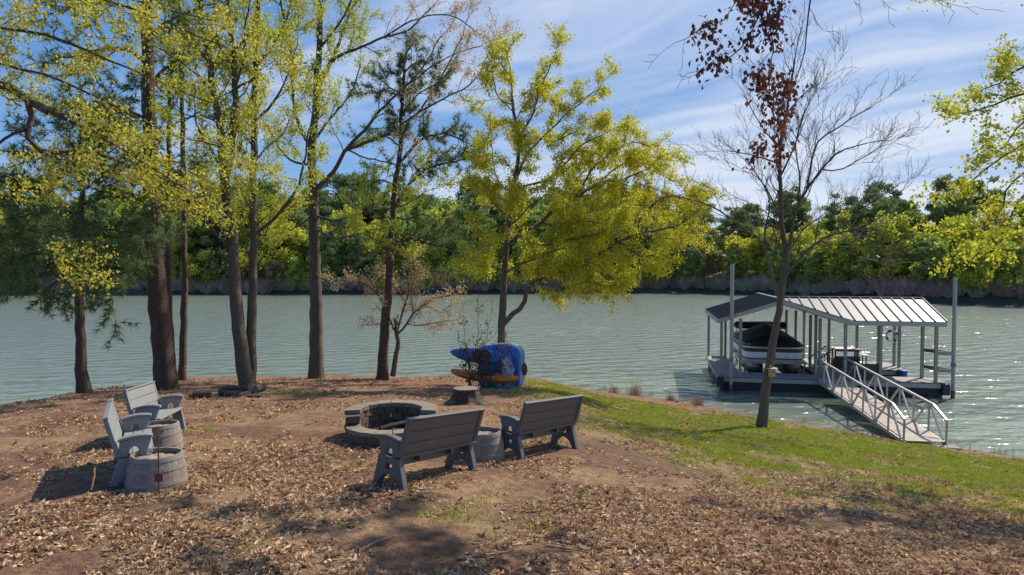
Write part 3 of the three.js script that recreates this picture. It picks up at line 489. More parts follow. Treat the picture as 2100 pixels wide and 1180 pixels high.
  plant('oak_tree', 'oak with broken curling limb and yellow leaves reaching in at upper left', 'tree', a, grow(rel(a, [
    [.28, .09, [[-9.6, 2.2, 9.2], [-9.6, 5, 9.2], [-9.5, 8, 9.4], [-9.3, 11, 9.5]]],
    [.13, .05, [[-9.55, 7.0, 9.3], [-8.4, 7.9, 9.4], [-7.2, 7.85, 9.5], [-6.7, 7.62, 9.5], [-6.45, 7.45, 9.5]]],
    [.05, .025, [[-6.75, 7.64, 9.5], [-6.72, 7.35, 9.52], [-6.78, 7.1, 9.55], [-6.6, 6.9, 9.55], [-6.2, 6.93, 9.6], [-5.8, 6.9, 9.7], [-5.4, 6.7, 9.8]]],
    [.03, .02, [[-6.78, 7.2, 9.5], [-6.95, 7.12, 9.45], [-7.1, 6.98, 9.4]]],
    [.03, .006, [[-6.6, 7.58, 9.5], [-5.9, 7.2, 9.6], [-5.3, 6.8, 9.8], [-4.9, 6.5, 10]]],
    [.05, .008, [[-9.4, 8.4, 9.3], [-7.6, 8.6, 9.4], [-6.4, 8.5, 9.6], [-5.2, 8.0, 9.8], [-4.4, 7.7, 10]]],
    [.05, .008, [[-9.4, 9, 9.4], [-7.8, 9.2, 9], [-6.2, 9.1, 9.2], [-4.8, 8.7, 9.6], [-3.7, 8.3, 10]]],
    [.04, .008, [[-9.3, 9.6, 9.4], [-7.6, 9.7, 9.6], [-6, 9.3, 10], [-4.4, 9.0, 10.4]]],
    [.04, .008, [[-9.5, 8, 9.3], [-8, 8.3, 9.9], [-6.8, 8.1, 10.3], [-5.4, 7.4, 10.6], [-4.6, 7.2, 10.8]]],
    [.03, .006, [[-9.5, 6.6, 9.3], [-8.4, 7.0, 9.5], [-7.4, 6.7, 9.7], [-6.7, 6.2, 9.8], [-6.5, 5.9, 9.8]]],
    [.05, .01, [[-9.4, 9, 9.4], [-10.5, 10, 10], [-11.6, 10.6, 10.6]]],
    [.05, .01, [[-9.4, 9.5, 9.4], [-9.2, 10.8, 8], [-8.6, 11.4, 6.8]]],
  ]), { seed: 23, levels: 3, every: [.36, .28, .22], len: [.5, 1.0], up: -.01, lift: .05, spread: .85, bare: .8, thin: .003, leafFrom: 2, leafy: broad(GOLD, .054, 13, .6) }), [B.hard, B.twig, LEAF]);
}

// ---------------------------------------------------------------- the wood across the water
{
  const trunkG = (h, r, R) => { const b = new Bag(), pts = [], rad = []; for (let k = 0; k <= 7; k++) { pts.push(V((R() - .5) * .2, h * k / 7 - .3 * !k, (R() - .5) * .2)); rad.push(lerp(r, r * .25, k / 7)); } b.tube(pts, rad, 6); return b; };
  function leafy(seed, color, h, w, n, gaps) { // a broadleaf crown: clumps on limbs, leaf sprays on their outsides
    const R = rng(seed), wood = trunkG(h * .85, h * .011, R), b = new Bag(), clumps = [];
    for (let k = 0; k < 26; k++) { const y = lerp(.22, .97, pow(R(), .8)), rr = w * .5 * sqrt(max(.05, 1 - pow((y - .55) / .5, 2))) * lerp(.35, 1, sqrt(R())), a = R() * 6.283, c = V(cos(a) * rr, y * h, sin(a) * rr); clumps.push([c, lerp(.6, 1.35, R()) * w * .19]); wood.tube([V(0, max(.1, y - .18) * h, 0), c.clone().multiply(V(.5, 1, .5)).add(V(0, -.03 * h, 0)), c], [h * .005, h * .0035, h * .001], 4); }
    for (let k = 0; k < n; k++) { const [c, r] = clumps[floor(R() * clumps.length)], d = rdir(R), o = c.clone().addScaledVector(d, r * pow(R(), .45)); o.y += -r * .1; if (fbm(o.x * .7 + seed, o.y * .7, o.z * .7, 2) < gaps) continue; const t = rdir(R), s = V(0, 0, 0).crossVectors(t, rdir(R)).normalize(), z = lerp(.34, .72, R()); b.leaf(o, t, s, z, z * .45, jit(R, color, .34)); }
    return [wood.geo(), b.geo()];
  }
  function piney(seed, color, h, w, n) {
    const R = rng(seed), wood = trunkG(h * .97, h * .010, R), b = new Bag(), clumps = [];
    for (let k = 0; k < 62; k++) { const y = lerp(.25, .995, pow(R(), .8)), rr = w * .55 * sqrt(max(.06, 1 - pow((y - .62) / .40, 2))) * lerp(.15, 1, sqrt(R())), a = R() * 6.283, c = V(cos(a) * rr, y * h, sin(a) * rr); clumps.push([c, lerp(.55, 1.1, R()) * w * .13]); wood.tube([V(0, (y - .04) * h, 0), c], [h * .004, h * .001], 4); }
    for (let k = 0; k < n; k++) { const [c, r] = clumps[floor(R() * clumps.length)], d = rdir(R); const o = c.clone().add(V(d.x * r * 1.3, d.y * r * .6, d.z * r * 1.3).multiplyScalar(pow(R(), .4))), t = rdir(R); t.y += .4; t.normalize(); const s = V(0, 0, 0).crossVectors(t, rdir(R)).normalize(), z = lerp(.4, .85, R()); b.leaf(o, t, s, z, z * .22, jit(R, color, .3)); }
    return [wood.geo(), b.geo()];
  }
  const kinds = [
    ['far_pine', 'dark green pine in the wood across the lake', 'pine tree', piney(101, [.20, .26, .085], 18, 8, 6400), B.pine, NEEDLE],
    ['far_pine', 'dark green pine in the wood across the lake', 'pine tree', piney(102, [.23, .30, .095], 16, 7.5, 6000), B.pine, NEEDLE],
    ['far_pine', 'dark green pine in the wood across the lake', 'pine tree', piney(103, [.185, .24, .085], 19, 8, 6400), B.pine, NEEDLE],
    ['far_hardwood', 'bright yellow-green spring tree in the wood across the lake', 'tree', leafy(111, [.48, .49, .055], 14, 8.5, 4400, -.16), B.hard, LEAF],
    ['far_hardwood', 'bright yellow-green spring tree in the wood across the lake', 'tree', leafy(112, [.53, .50, .06], 12, 7.5, 4000, -.12), B.hard, LEAF],
    ['far_hardwood', 'mid green leafy tree in the wood across the lake', 'tree', leafy(113, [.32, .40, .07], 15, 8, 4400, -.16), B.hard, LEAF],
    ['far_hardwood', 'mid green leafy tree in the wood across the lake', 'tree', leafy(114, [.40, .47, .08], 11, 7, 3600, -.12), B.hard, LEAF],
    ['far_hardwood', 'thin olive budding tree in the wood across the lake', 'tree', leafy(115, [.33, .29, .09], 13, 7, 1900, .0), B.hard, LEAF],
    ['far_hardwood', 'thin olive budding tree in the wood across the lake', 'tree', leafy(116, [.35, .25, .11], 11, 6, 1600, .0), B.hard, LEAF],
  ];
  const R = rng(500); let count = 0;
  const rows = [[2.5, 4.0, .9], [6, 4.0, 1.0], [10, 4.2, 1.1], [15, 4.6, 1.12], [21, 5, 1.15], [28, 5.6, 1.15], [37, 5.6, 1.2], [48, 6, 1.2]];
  rows.forEach(([back, gap, grow_], ri) => {
    for (let X = -112 - back * .7; X < 88 + back * .75; X += gap * lerp(.75, 1.3, R())) {
      const D = farAt(X) + back + (R() - .5) * 4; if (abs(X) > D * .80) continue;
      const zone = fbm(X * .03, back * .05, 17, 3), r = R() + zone * 1.1 + .22 * ss(8, 25, X) * ss(62, 48, X) + .06;
      let k;
      if (ri === 0) k = r < .3 ? 7 + floor(R() * 2) : r < .62 ? 5 + floor(R() * 2) : r < .78 ? 3 + floor(R() * 2) : floor(R() * 3);
      else if (ri >= 4) k = r < .52 ? floor(R() * 3) : 3 + floor(R() * 3.4);
      else k = r < .32 ? floor(R() * 3) : r < .58 ? 3 + floor(R() * 2) : r < .84 ? 5 + floor(R() * 2) : r < .95 ? 7 + floor(R() * 2) : 3 + floor(R() * 2);
      const [name, kind, cat, geos, wm, lm] = kinds[k], where = ri === 0 ? 'at the edge of the far bank' : ri < 5 ? 'in the wood across the lake' : 'on the skyline of the far wood', look = kind.split(' in the')[0], label = look + ' ' + where, s = lerp(.74, 1.06, R()) * grow_ * (ri === 0 ? .8 : 1) * lerp(1, .74, ss(22, 60, X));
      const g = thing(name, label, cat, [X, hillY(X, D) - .15, -D], R() * 6.283, look + 's ' + where);
      g.scale.set(s * lerp(.9, 1.15, R()), s, s * lerp(.9, 1.15, R()));
      part('trunk', geos[0], wm, g); part('crown', geos[1], lm, g); count++;
    }
  });
  // leafless brush along the far bank: one tangle nobody could count
  const bb = new Bag(); for (let k = 0; k < 46; k++) { const a = R() * 6.283, l = lerp(.5, 1.7, R()), p = V((R() - .5) * 1.3, 0, (R() - .5) * .9), q = p.clone().add(V(cos(a) * l * .5, l * .8, sin(a) * l * .5)), e = q.clone().add(rdir(R).multiplyScalar(.5)).add(V(0, .3, 0)); bb.tube([p, q, e], [.028, .018, .008], 3); for (let j = 0; j < 5; j++) { const t = rdir(R), s = V(0, 0, 0).crossVectors(t, rdir(R)).normalize(); bb.tube([q.clone().lerp(e, R()), e.clone().add(rdir(R).multiplyScalar(.5))], [.012, .006], 3); } }
  const spots = []; for (let X = -112; X < 92; X += .42) for (let k = 0; k < 2; k++) { const D = farAt(X) + .6 + R() * 7; if (abs(X) < D * .8) spots.push([X + R(), D]); }
  const brush = new THREE.InstancedMesh(bb.geo(), std(.60, .49, .36, .95), spots.length), m = new THREE.Matrix4(), q = new THREE.Quaternion(), cc = new THREE.Color();
  spots.forEach(([X, D], i) => { const s = lerp(.7, 1.5, R()); m.compose(V(X, hillY(X, D) - .1, -D), q.setFromAxisAngle(V(0, 1, 0), R() * 6.3), V(s, s * lerp(.6, 1.1, R()), s)); brush.setMatrixAt(i, m); const t = R(); brush.setColorAt(i, cc.setRGB(lerp(.7, 1.1, t), lerp(.65, 1.05, R()), lerp(.6, 1, t))); });
  brush.name = 'shore_brush'; tag(brush, 'grey leafless brush along the far bank', 'brush', null, 'stuff'); scene.add(brush);
}
// ---------------------------------------------------------------- fallen leaves, grass, twigs
const onGround = (X, D, lift = 0) => [X, elev(X, D) + lift, -D];
{
  const R = rng(900), m4 = new THREE.Matrix4(), q = new THREE.Quaternion(), e = new THREE.Euler(), c = new THREE.Color();
  function curled(w, curl, lobes) { // a dry leaf: a strip of lobes bent along and across its rib
    const b = new Bag(), n = 4, P = (t, s) => V(s * w * (.35 + .65 * sin(PI * clamp(t * .92 + .08))) * (lobes ? (1 - .35 * abs(cos(t * PI * 2.5))) : 1), curl * (t - .5) ** 2 * 1.2 + curl * abs(s) * .5 + (s * (t - .5)) * curl * .5, t - .5);
    for (let k = 0; k < n; k++) for (const s of [-1, 1]) { const a = P(k / n, 0), d = P((k + 1) / n, 0), l = P(k / n, s), f = P((k + 1) / n, s), N = (x, y, z) => V(0, 0, 0).crossVectors(y.clone().sub(x), z.clone().sub(x)).normalize(); b.tri(a, d, l, N(a, d, l), [1, 1, 1]); if (k < n - 1) b.tri(d, f, l, N(d, f, l), [1, 1, 1]); }
    return b.geo();
  }
  const shapes = [curled(.28, .35, true), curled(.22, .7, true), curled(.34, -.45, false)], tones = [[.52, .33, .175], [.40, .235, .12], [.60, .41, .24], [.31, .165, .085], [.64, .49, .33]];
  const density = (X, D) => {
    const n = fbm(X * .55, D * .55, 60, 4), f = fbm(X * 2.2, D * 2.2, 70, 2), g = grassiness(X, D);
    let p = .10 + n * 2.0 + f * 1.0;
    p += .30 * ss(.25, .6, g) + .75 * exp(-(((X + 3.4) * .8 + (D - 9.6) * .2) ** 2 + ((D - 9.6) * .9) ** 2) / 1.6) + .55 * ss(-1, 4.5, X - (D - 7) * .7) * ss(12.5, 9, D) + .3 * ss(8.4, 6, D);
    return clamp(p) * (1 - g * .45) * ss(.2, 1.2, shore(X, D));
  };
  shapes.forEach((g, si) => {
    const N = 34000, im = new THREE.InstancedMesh(g, leafMat(1, 1, 1, .25), N); let k = 0, tries = 0;
    while (k < N && tries++ < N * 14) {
      const D = 4.6 + 22 * pow(R(), 1.75), X = (R() * 2 - 1) * D * .84; if (R() > density(X, D)) continue;
      const s = lerp(.026, .088, pow(R(), 2.4) + .12 * R()) * lerp(1, 1.25, ss(9, 20, D)); e.set((R() - .5) * .8, R() * 6.283, (R() - .5) * .8);
      m4.compose(V(X, elev(X, D) + .004 + R() * .018, -D), q.setFromEuler(e), V(s, s * lerp(.5, 1.2, R()), s)); im.setMatrixAt(k, m4);
      const t = tones[floor(R() * 5)], v = lerp(.72, 1.2, R()); im.setColorAt(k++, c.setRGB(t[0] * v, t[1] * v, t[2] * v));
    }
    im.count = k; im.name = numbered('fallen_leaves'); im.castShadow = im.receiveShadow = true;
    tag(im, ['lobed tan dead leaves strewn over the ground', 'curled brown dead leaves strewn over the ground', 'smooth pale dead leaves strewn over the ground'][si], 'leaves', null, 'stuff'); scene.add(im);
  });
  const tuft = (n, h, spread, w) => { const b = new Bag(); for (let k = 0; k < n; k++) { const a = R() * 6.283, r = R() * spread, o = V(cos(a) * r, 0, sin(a) * r), l = rdir(R).multiplyScalar(.55); l.y = 0; const s = V(-sin(a * 3), 0, cos(a * 3)), hh = h * lerp(.5, 1.1, R()), m = o.clone().add(V(l.x * hh * .35, hh * .6, l.z * hh * .35)), t = o.clone().add(V(l.x * hh * 1.1, hh, l.z * hh * 1.1)), N = V(0, 0, 0).crossVectors(s, m.clone().sub(o)).normalize(), A = o.clone().addScaledVector(s, w), C = o.clone().addScaledVector(s, -w), M = m.clone().addScaledVector(s, w * .8), Q = m.clone().addScaledVector(s, -w * .8); b.tri(A, C, M, N, [1, 1, 1]); b.tri(C, Q, M, N, [1, 1, 1]); b.tri(M, Q, t, N, [1, 1, 1]); } return b.geo(); };
  const N = 52000, im = new THREE.InstancedMesh(tuft(9, .05, .06, .0045), leafMat(1, 1, 1, .3), N); let k = 0, tries = 0;
  while (k < N && tries++ < N * 20) {
    const D = 5 + 23 * R(), X = lerp(-D * .7, D * .82, R()), g = grassiness(X, D); if (R() > g * g * 1.1 + (g > .03 ? .02 : 0) + .022 * ss(.12, .3, fbm(X * 1.3, D * 1.3, 91, 3)) || shore(X, D) < .25) continue;
    const s = lerp(.6, 1.35, R()); m4.compose(V(X, elev(X, D) - .004, -D), q.setFromAxisAngle(V(0, 1, 0), R() * 6.283), V(s * 1.15, s, s * 1.15)); im.setMatrixAt(k, m4);
    const y = R(), v = lerp(.7, 1.2, R()); im.setColorAt(k++, c.setRGB(lerp(.31, .56, y * y) * v, lerp(.40, .45, y) * v, .055 * v));
  }
  im.count = k; im.name = 'grass'; im.castShadow = im.receiveShadow = true; tag(im, 'short bright green lawn grass beside the water', 'grass', null, 'stuff'); scene.add(im);
  // thin stems standing in the shallows
  const sN = 520, st = new THREE.InstancedMesh(tuft(4, .30, .12, .004), leafMat(1, 1, 1, .2), sN); k = 0; tries = 0;
  while (k < sN && tries++ < 90000) { const X = lerp(-16, 17, R()), D = lerp(14, 31, R()), d = shore(X, D); if (d > .15 || d < -.75 || fbm(X * .8, D * .8, 3, 2) < -.02) continue; const s = lerp(.5, 1.2, R()); m4.compose(V(X, max(-.06, elev(X, D)) - .02, -D), q.setFromAxisAngle(V(0, 1, 0), R() * 6.28), V(s, s, s)); st.setMatrixAt(k, m4); st.setColorAt(k++, c.setRGB(.30, .23, .13)); }
  st.count = k; st.name = 'shore_stems'; tag(st, 'thin dry stems standing along the water line', 'stems', null, 'stuff'); scene.add(st);
  // clumps of dry reed
  [[5.0, 27.45, 1, 'dry reddish reed clump at the shore, tallest of the row'], [4.2, 27.75, .62, 'dry reed clump at the shore left of the tallest clump'], [6.2, 26.35, .55, 'low dry reed clump at the shore right of the tallest clump'], [7.05, 25.5, .72, 'dry reed clump at the shore nearest the dock'], [.95, 28.0, .6, 'sparse reed clump at the shore beside the kayaks']].forEach(([X, D, s, label], i) => {
    const b = new Bag(); for (let j = 0; j < 150; j++) { const a = R() * 6.283, r = R() * .42 * s, o = V(cos(a) * r, -.05, sin(a) * r), l = rdir(R), h = s * lerp(.35, 1.0, R() * R()), t = o.clone().add(V(l.x * h * .35, h, l.z * h * .35)), sd = V(sin(a), 0, -cos(a)).multiplyScalar(.009); b.tri(o.clone().add(sd), o.clone().sub(sd), t, V(cos(a), .2, sin(a)).normalize(), jit(R, [.31, .20, .125], .35)); }
    const o = new THREE.Mesh(b.geo(), DEAD); o.name = numbered('reed_clump'); o.position.set(X, max(0, elev(X, D)), -D); tag(o, label, 'reeds', 'reed clumps along the shore'); put(o);
  });
  // fallen sticks
  const stick = std(.36, .27, .20, .9, { map: barkTone });
  [[-2.9, 6.7, .5, .3, 'pale stick lying in the left foreground leaves'], [-3.4, 7.2, .34, 1.1, 'short stick lying below the front barrel'], [-.2, 6.35, .7, .5, 'long pale stick at the bottom centre in the shade'], [.55, 6.6, .42, -.2, 'thin stick right of bottom centre'], [1.5, 7.4, .36, .4, 'short pale stick on bare soil, right of the near bench'], [-1.3, 6.5, .5, .9, 'curved stick in the shaded foreground left of centre'], [-6.6, 15.4, .9, -1.1, 'long thin stick leaning out of the log pile'], [2.6, 7.0, .5, .2, 'stick among deep leaves at the lower right']].forEach(([X, D, l, a, label]) => {
    const b = new Bag(), pts = [], n = 6; for (let i = 0; i <= n; i++) { const t = (i / n - .5) * l, x = X + cos(a) * t + (R() - .5) * .03, d = D + sin(a) * t + (R() - .5) * .03; pts.push(V(x - X, elev(x, d) - elev(X, D) + .02 + (D > 15 ? .35 * i / n : 0), -(d - D))); }
    b.tube(pts, pts.map((_, i) => lerp(.013, .006, i / n)), 5);
    const o = new THREE.Mesh(b.geo(), stick); o.name = numbered('fallen_stick'); o.position.set(...onGround(X, D)); tag(o, label, 'stick', 'fallen sticks'); put(o);
  });
}

// ---------------------------------------------------------------- benches
const grainTex = tex(256, (u, v) => { const s = n32(u * .25 % 1, v) * .5 + n96(u * .25 % 1, v) * .3 + n256(u, v) * .2, k = .78 + .3 * s; return [k, k, k]; });
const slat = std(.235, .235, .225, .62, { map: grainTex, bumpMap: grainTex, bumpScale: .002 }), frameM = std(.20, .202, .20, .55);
const G = {}, slatShade = std(.125, .108, .095, .62, { map: grainTex, bumpMap: grainTex, bumpScale: .002 }), frameShade = std(.10, .097, .093, .5);  // same grey benches seen from the shaded side: shade put into darker colours
function bench(label, X, D, turn, roll, slat, frameM) {
  const g = thing('park_bench', label, 'bench', onGround(X, D, -.02), turn, 'grey park benches around the fire pit');
  if (!G.end) {
    const s = new THREE.Shape(); // end frame, seen from the side: x is towards the front
    s.moveTo(-.31, 0); s.lineTo(-.23, 0); s.quadraticCurveTo(-.19, .16, -.04, .18); s.quadraticCurveTo(.11, .16, .15, 0); s.lineTo(.23, 0); s.quadraticCurveTo(.18, .22, .15, .40); s.lineTo(-.19, .37); s.quadraticCurveTo(-.25, .2, -.31, 0);
    const h = new THREE.Path(); h.moveTo(-.10, .23); h.lineTo(.03, .23); h.lineTo(.02, .32); h.lineTo(-.09, .31); h.closePath(); s.holes.push(h);
    G.end = new THREE.ExtrudeGeometry(s, { depth: .075, bevelEnabled: true, bevelSize: .008, bevelThickness: .008, bevelSegments: 1, curveSegments: 8 }).rotateY(-PI / 2).translate(.0375, 0, 0);
    const a = new THREE.Shape(); a.moveTo(-.18, .58); a.quadraticCurveTo(0, .64, .15, .605); a.lineTo(.15, .575); a.quadraticCurveTo(.12, .5, .105, .40); a.lineTo(.04, .40); a.quadraticCurveTo(.035, .52, -.03, .525); a.quadraticCurveTo(-.09, .515, -.10, .40); a.lineTo(-.2, .40); a.closePath();
    G.arm = new THREE.ExtrudeGeometry(a, { depth: .055, bevelEnabled: true, bevelSize: .008, bevelThickness: .01, bevelSegments: 1, curveSegments: 8 }).rotateY(-PI / 2).translate(.0275, 0, 0);
    G.armTop = new THREE.ExtrudeGeometry((() => { const t = new THREE.Shape(); t.moveTo(-.20, .592); t.quadraticCurveTo(0, .655, .175, .614); t.lineTo(.175, .636); t.quadraticCurveTo(0, .68, -.20, .615); t.closePath(); return t; })(), { depth: .10, bevelEnabled: true, bevelSize: .006, bevelThickness: .006, bevelSegments: 1, curveSegments: 8 }).rotateY(-PI / 2).translate(.05, 0, 0);
    G.seat = rbox(1.44, .034, .112, .008); G.back = rbox(1.42, .148, .032, .008); G.post = rbox(.075, .50, .055, .01); G.rail = rbox(1.55, .035, .05, .008); G.beam = rbox(1.36, .11, .04, .008); G.bracket = rbox(.03, .10, .09, .006); G.cap = rbox(1.58, .028, .065, .008);
  }
  for (const s of [-1, 1]) { part('end_frame', G.end, frameM, g, [s * .72, 0, 0]); const a = part('armrest', G.arm, frameM, g, [s * .73, 0, 0]); part('arm_top', G.armTop, frameM, a); part('back_post', G.post, frameM, g, [s * .745, .64, -.268], [-.26, 0, 0]); }
  for (let k = 0; k < 3; k++) { part('seat_board', G.seat, slat, g, [0, .405 + k * .006, -.115 + k * .118]); part('back_board', G.back, slat, g, [0, .503 + k * .149, -.226 - k * .039], [-.26, 0, 0]); }
  part('top_cap', G.cap, frameM, g, [0, .895, -.332], [-.26, 0, 0]); part('back_rail', G.rail, frameM, g, [0, .415, -.222], [-.26, 0, 0]);
  part('stretcher', G.beam, frameM, g, [0, .315, -.06]); for (const s of [-.32, .32]) part('bracket', G.bracket, frameM, g, [s, .345, -.13]);
  g.rotation.order = 'YXZ'; if (roll) { g.rotation.z = roll; }
  return g;
}
const ridge = (X, D, turn) => { const c = cos(turn), s = -sin(turn), a = [X + c * .7, D - s * .7], b = [X - c * .7, D + s * .7]; return Math.atan2(elev(...a) - elev(...b), 1.4); };
for (const [label, X, D, t, inShade] of [['nearest park bench, its back to the viewer, in front of the fire pit', -1.17, 9.08, -2.168, 1], ['park bench with its back to the viewer, right of the stump', .40, 10.95, -2.266, 1], ['far left park bench, lit seat and back, before the thickest pine', -5.9, 11.3, 1.80], ['left park bench seen end on, behind the front barrel', -5.06, 9.08, 2.07]]) bench(label, X, D, t, ridge(X, D, t), inShade ? slatShade : slat, inShade ? frameShade : frameM);

// ---------------------------------------------------------------- half barrels
const staveTone = tex(256, (u, v) => { const s = n96(u, v * .2 % 1) * .5 + n256(u, v * .3 % 1) * .3 + n8(v, u) * .25, k = .5 + .6 * s; return [k, k * .98, k * .96]; });
const staveMs = [[.33, .275, .22], [.30, .245, .195], [.355, .30, .245], [.27, .215, .17]].map((c) => std(...c, .9, { map: staveTone, bumpMap: staveTone, bumpScale: .006 })), hoopM = std(.29, .27, .245, .7, { metalness: .2, map: staveTone }), soil = std(.20, .125, .08, .95, { map: soilMap });
{
  const H = .44, N = 22, rad = (t) => lerp(.355, .292, pow(t, 1.5)), R = rng(31);
  const ring = (r0, r1, y0, y1, a0, a1, n, th) => { // a curved slab between two heights
    const p = [], idx = [], uv = []; const M = 4; for (let j = 0; j <= M; j++) for (let i = 0; i <= n; i++) for (const q of [0, 1]) { const t = j / M, y = lerp(y0, y1, t), r = (r0 === null ? rad(y / H) : lerp(r0, r1, t)) - (q ? th : 0), a = lerp(a0, a1, i / n); p.push(cos(a) * r, y, sin(a) * r); uv.push(a * .35 / .3, y / .3); }
    const at = (j, i, q) => (j * (n + 1) + i) * 2 + q; for (let j = 0; j < M; j++) for (let i = 0; i < n; i++) for (const q of [0, 1]) { const a = at(j, i, q), b = at(j, i + 1, q), c = at(j + 1, i, q), d = at(j + 1, i + 1, q); q ? idx.push(a, b, c, b, d, c) : idx.push(a, c, b, b, c, d); }
    for (let j = 0; j < M; j++) { idx.push(at(j, 0, 0), at(j, 0, 1), at(j + 1, 0, 0), at(j, 0, 1), at(j + 1, 0, 1), at(j + 1, 0, 0)); idx.push(at(j, n, 0), at(j + 1, n, 0), at(j, n, 1), at(j, n, 1), at(j + 1, n, 0), at(j + 1, n, 1)); }
    for (let i = 0; i < n; i++) { idx.push(at(M, i, 0), at(M, i, 1), at(M, i + 1, 0), at(M, i + 1, 0), at(M, i, 1), at(M, i + 1, 1)); }
    const g = new THREE.BufferGeometry(); g.setAttribute('position', new THREE.Float32BufferAttribute(p, 3)); g.setAttribute('uv', new THREE.Float32BufferAttribute(uv, 2)); g.setIndex(idx); const f = g.toNonIndexed(); f.computeVertexNormals(); return f;
  };
  const stave = ring(null, null, 0, H, .004, 6.28318 / N - .004, 2, .025), hoops = [[.385, .43], [.27, .31], [.10, .14]].map(([a, b]) => ring(rad(a / H) + .006, rad(b / H) + .006, a, b, 0, 6.28318, 36, .008));
  for (const [label, X, D, s, tilt] of [['front weathered half barrel with rusty stake, at the left', -4.42, 8.35, 1, .02], ['half barrel between the two left benches', -5.42, 10.35, .92, -.02], ['weathered half barrel between the two right benches', -.46, 10.3, 1, .015]]) {
    const g = thing('half_barrel', label, 'barrel', onGround(X, D, -.03), R() * 6, 'half barrels beside the benches'); g.scale.setScalar(s); g.rotation.z = tilt;
    for (let k = 0; k < N; k++) part('stave', stave, staveMs[floor(R() * 4)], g, [0, (R() - .5) * .008, 0], [0, k * 6.28318 / N, 0]);
    hoops.forEach((h) => part('hoop', h, hoopM, g));
    for (let k = 0; k < 5; k++) { const x = (k - 2) * .104, l = 2 * sqrt(max(.01, .262 ** 2 - (abs(x) + .03) ** 2)); part('head_board', rbox(.101, .02, l, .004), staveMs[k % 4], g, [x, H - .075 + (k % 2) * .003, 0]); }
  }
  const g = thing('metal_stake', 'thin rusty stake with a ring top in front of the barrel', 'stake', onGround(-4.2, 7.98, 0)), rust = std(.13, .065, .045, .85, { metalness: .3 });
  part('rod', new THREE.CylinderGeometry(.008, .009, .74, 7).translate(0, .35, 0), rust, g);
  part('ring', new THREE.TorusGeometry(.05, .005, 6, 22).rotateX(.5).translate(.01, .78, 0), rust, g);
  part('cup', new THREE.TorusGeometry(.062, .006, 6, 20, 3.6).rotateX(PI / 2).translate(0, .70, 0), rust, g);
  part('step_plate', rbox(.10, .10, .012, .004, 0, .21, 0), std(.16, .05, .035, .8), g);
}

// ---------------------------------------------------------------- fire pit
{
  const X = -2.05, D = 11.45, y = elev(X, D) - .06, R = rng(61), g = thing('fire_pit', 'round fire pit of stacked tan concrete blocks, higher at the back', 'fire pit', [X, y, -D]);
  const ms = [[.33, .235, .15], [.28, .20, .13], [.35, .255, .17], [.24, .17, .115], [.30, .21, .14]].map((c) => std(...c, .95, { map: soilMap, bumpMap: soilBump, bumpScale: .012 })), caps = [[.42, .35, .265], [.38, .31, .23]].map((c) => std(...c, .95, { map: soilMap, bumpMap: soilBump, bumpScale: .01 }));
  const N = 16, ro = .77, ri = .53, wedge = (h, out = 0, seed = 0) => { // a tapered wall block with worn edges
    const a = PI / N - .008, R2 = rng(seed), b = new RoundedBoxGeometry(1, 1, 1, 2, .06), p = b.attributes.position;
    for (let i = 0; i < p.count; i++) { const r = lerp(ri - out, ro + out, p.getZ(i) + .5), t = p.getX(i) * 2 * a, n = perlin.noise(p.getX(i) * 5 + seed, p.getY(i) * 5, p.getZ(i) * 5) * .008; p.setXYZ(i, sin(t) * (r + n), (p.getY(i) + .5) * h + n * .4, cos(t) * (r + n)); }
    b.computeVertexNormals(); return b;
  };
  const bl = [1, 2, 3].map((s) => wedge(.117, 0, s)), cap = [4, 5].map((s) => wedge(.075, .012, s));
  for (let c = 0; c < 4; c++) for (let k = 0; k < N; k++) {
    const a = (k + (c % 2) * .5) / N * 6.28318, back = cos(a) < .26 - (c > 2 ? 0 : 0); if (c > 1 && !back) continue;
    part('block', bl[floor(R() * 3)], ms[floor(R() * 5)], g, [0, c * .12, 0], [0, a, 0]);
  }
  for (let k = 0; k < N; k++) { const a = k / N * 6.28318, back = cos(a) < .2; part('cap_block', cap[k % 2], caps[floor(R() * 2)], g, [0, back ? .48 : .24, 0], [0, a, 0]); }
  part('ash_bed', new THREE.CircleGeometry(.54, 28).rotateX(-PI / 2).translate(0, .10, 0), std(.075, .065, .06, 1, { bumpMap: soilBump, bumpScale: .03 }), g);
  [[.0, .16, .05, .4, .05, 'charred log lying across the ash in the fire pit'], [.1, .24, -.06, -.7, .045, 'upper charred log resting on another in the fire pit']].forEach(([x, yy, z, a, r, label]) => { const b = new Bag(), c = cos(a) * .34, s = sin(a) * .34; b.tube([V(-c, 0, -s), V(-c * .4, .02, -s * .4), V(c * .5, .03, s * .5), V(c, .05, s)], [r * .9, r, r, r * .8], 9, .2); const o = new THREE.Mesh(b.geo(), std(.035, .028, .025, .9, { bumpMap: barkBump, bumpScale: .02 })); o.name = numbered('charred_log'); o.position.set(X + x, y + yy, -D + z); tag(o, label, 'log', 'charred logs in the fire pit'); put(o); });
}

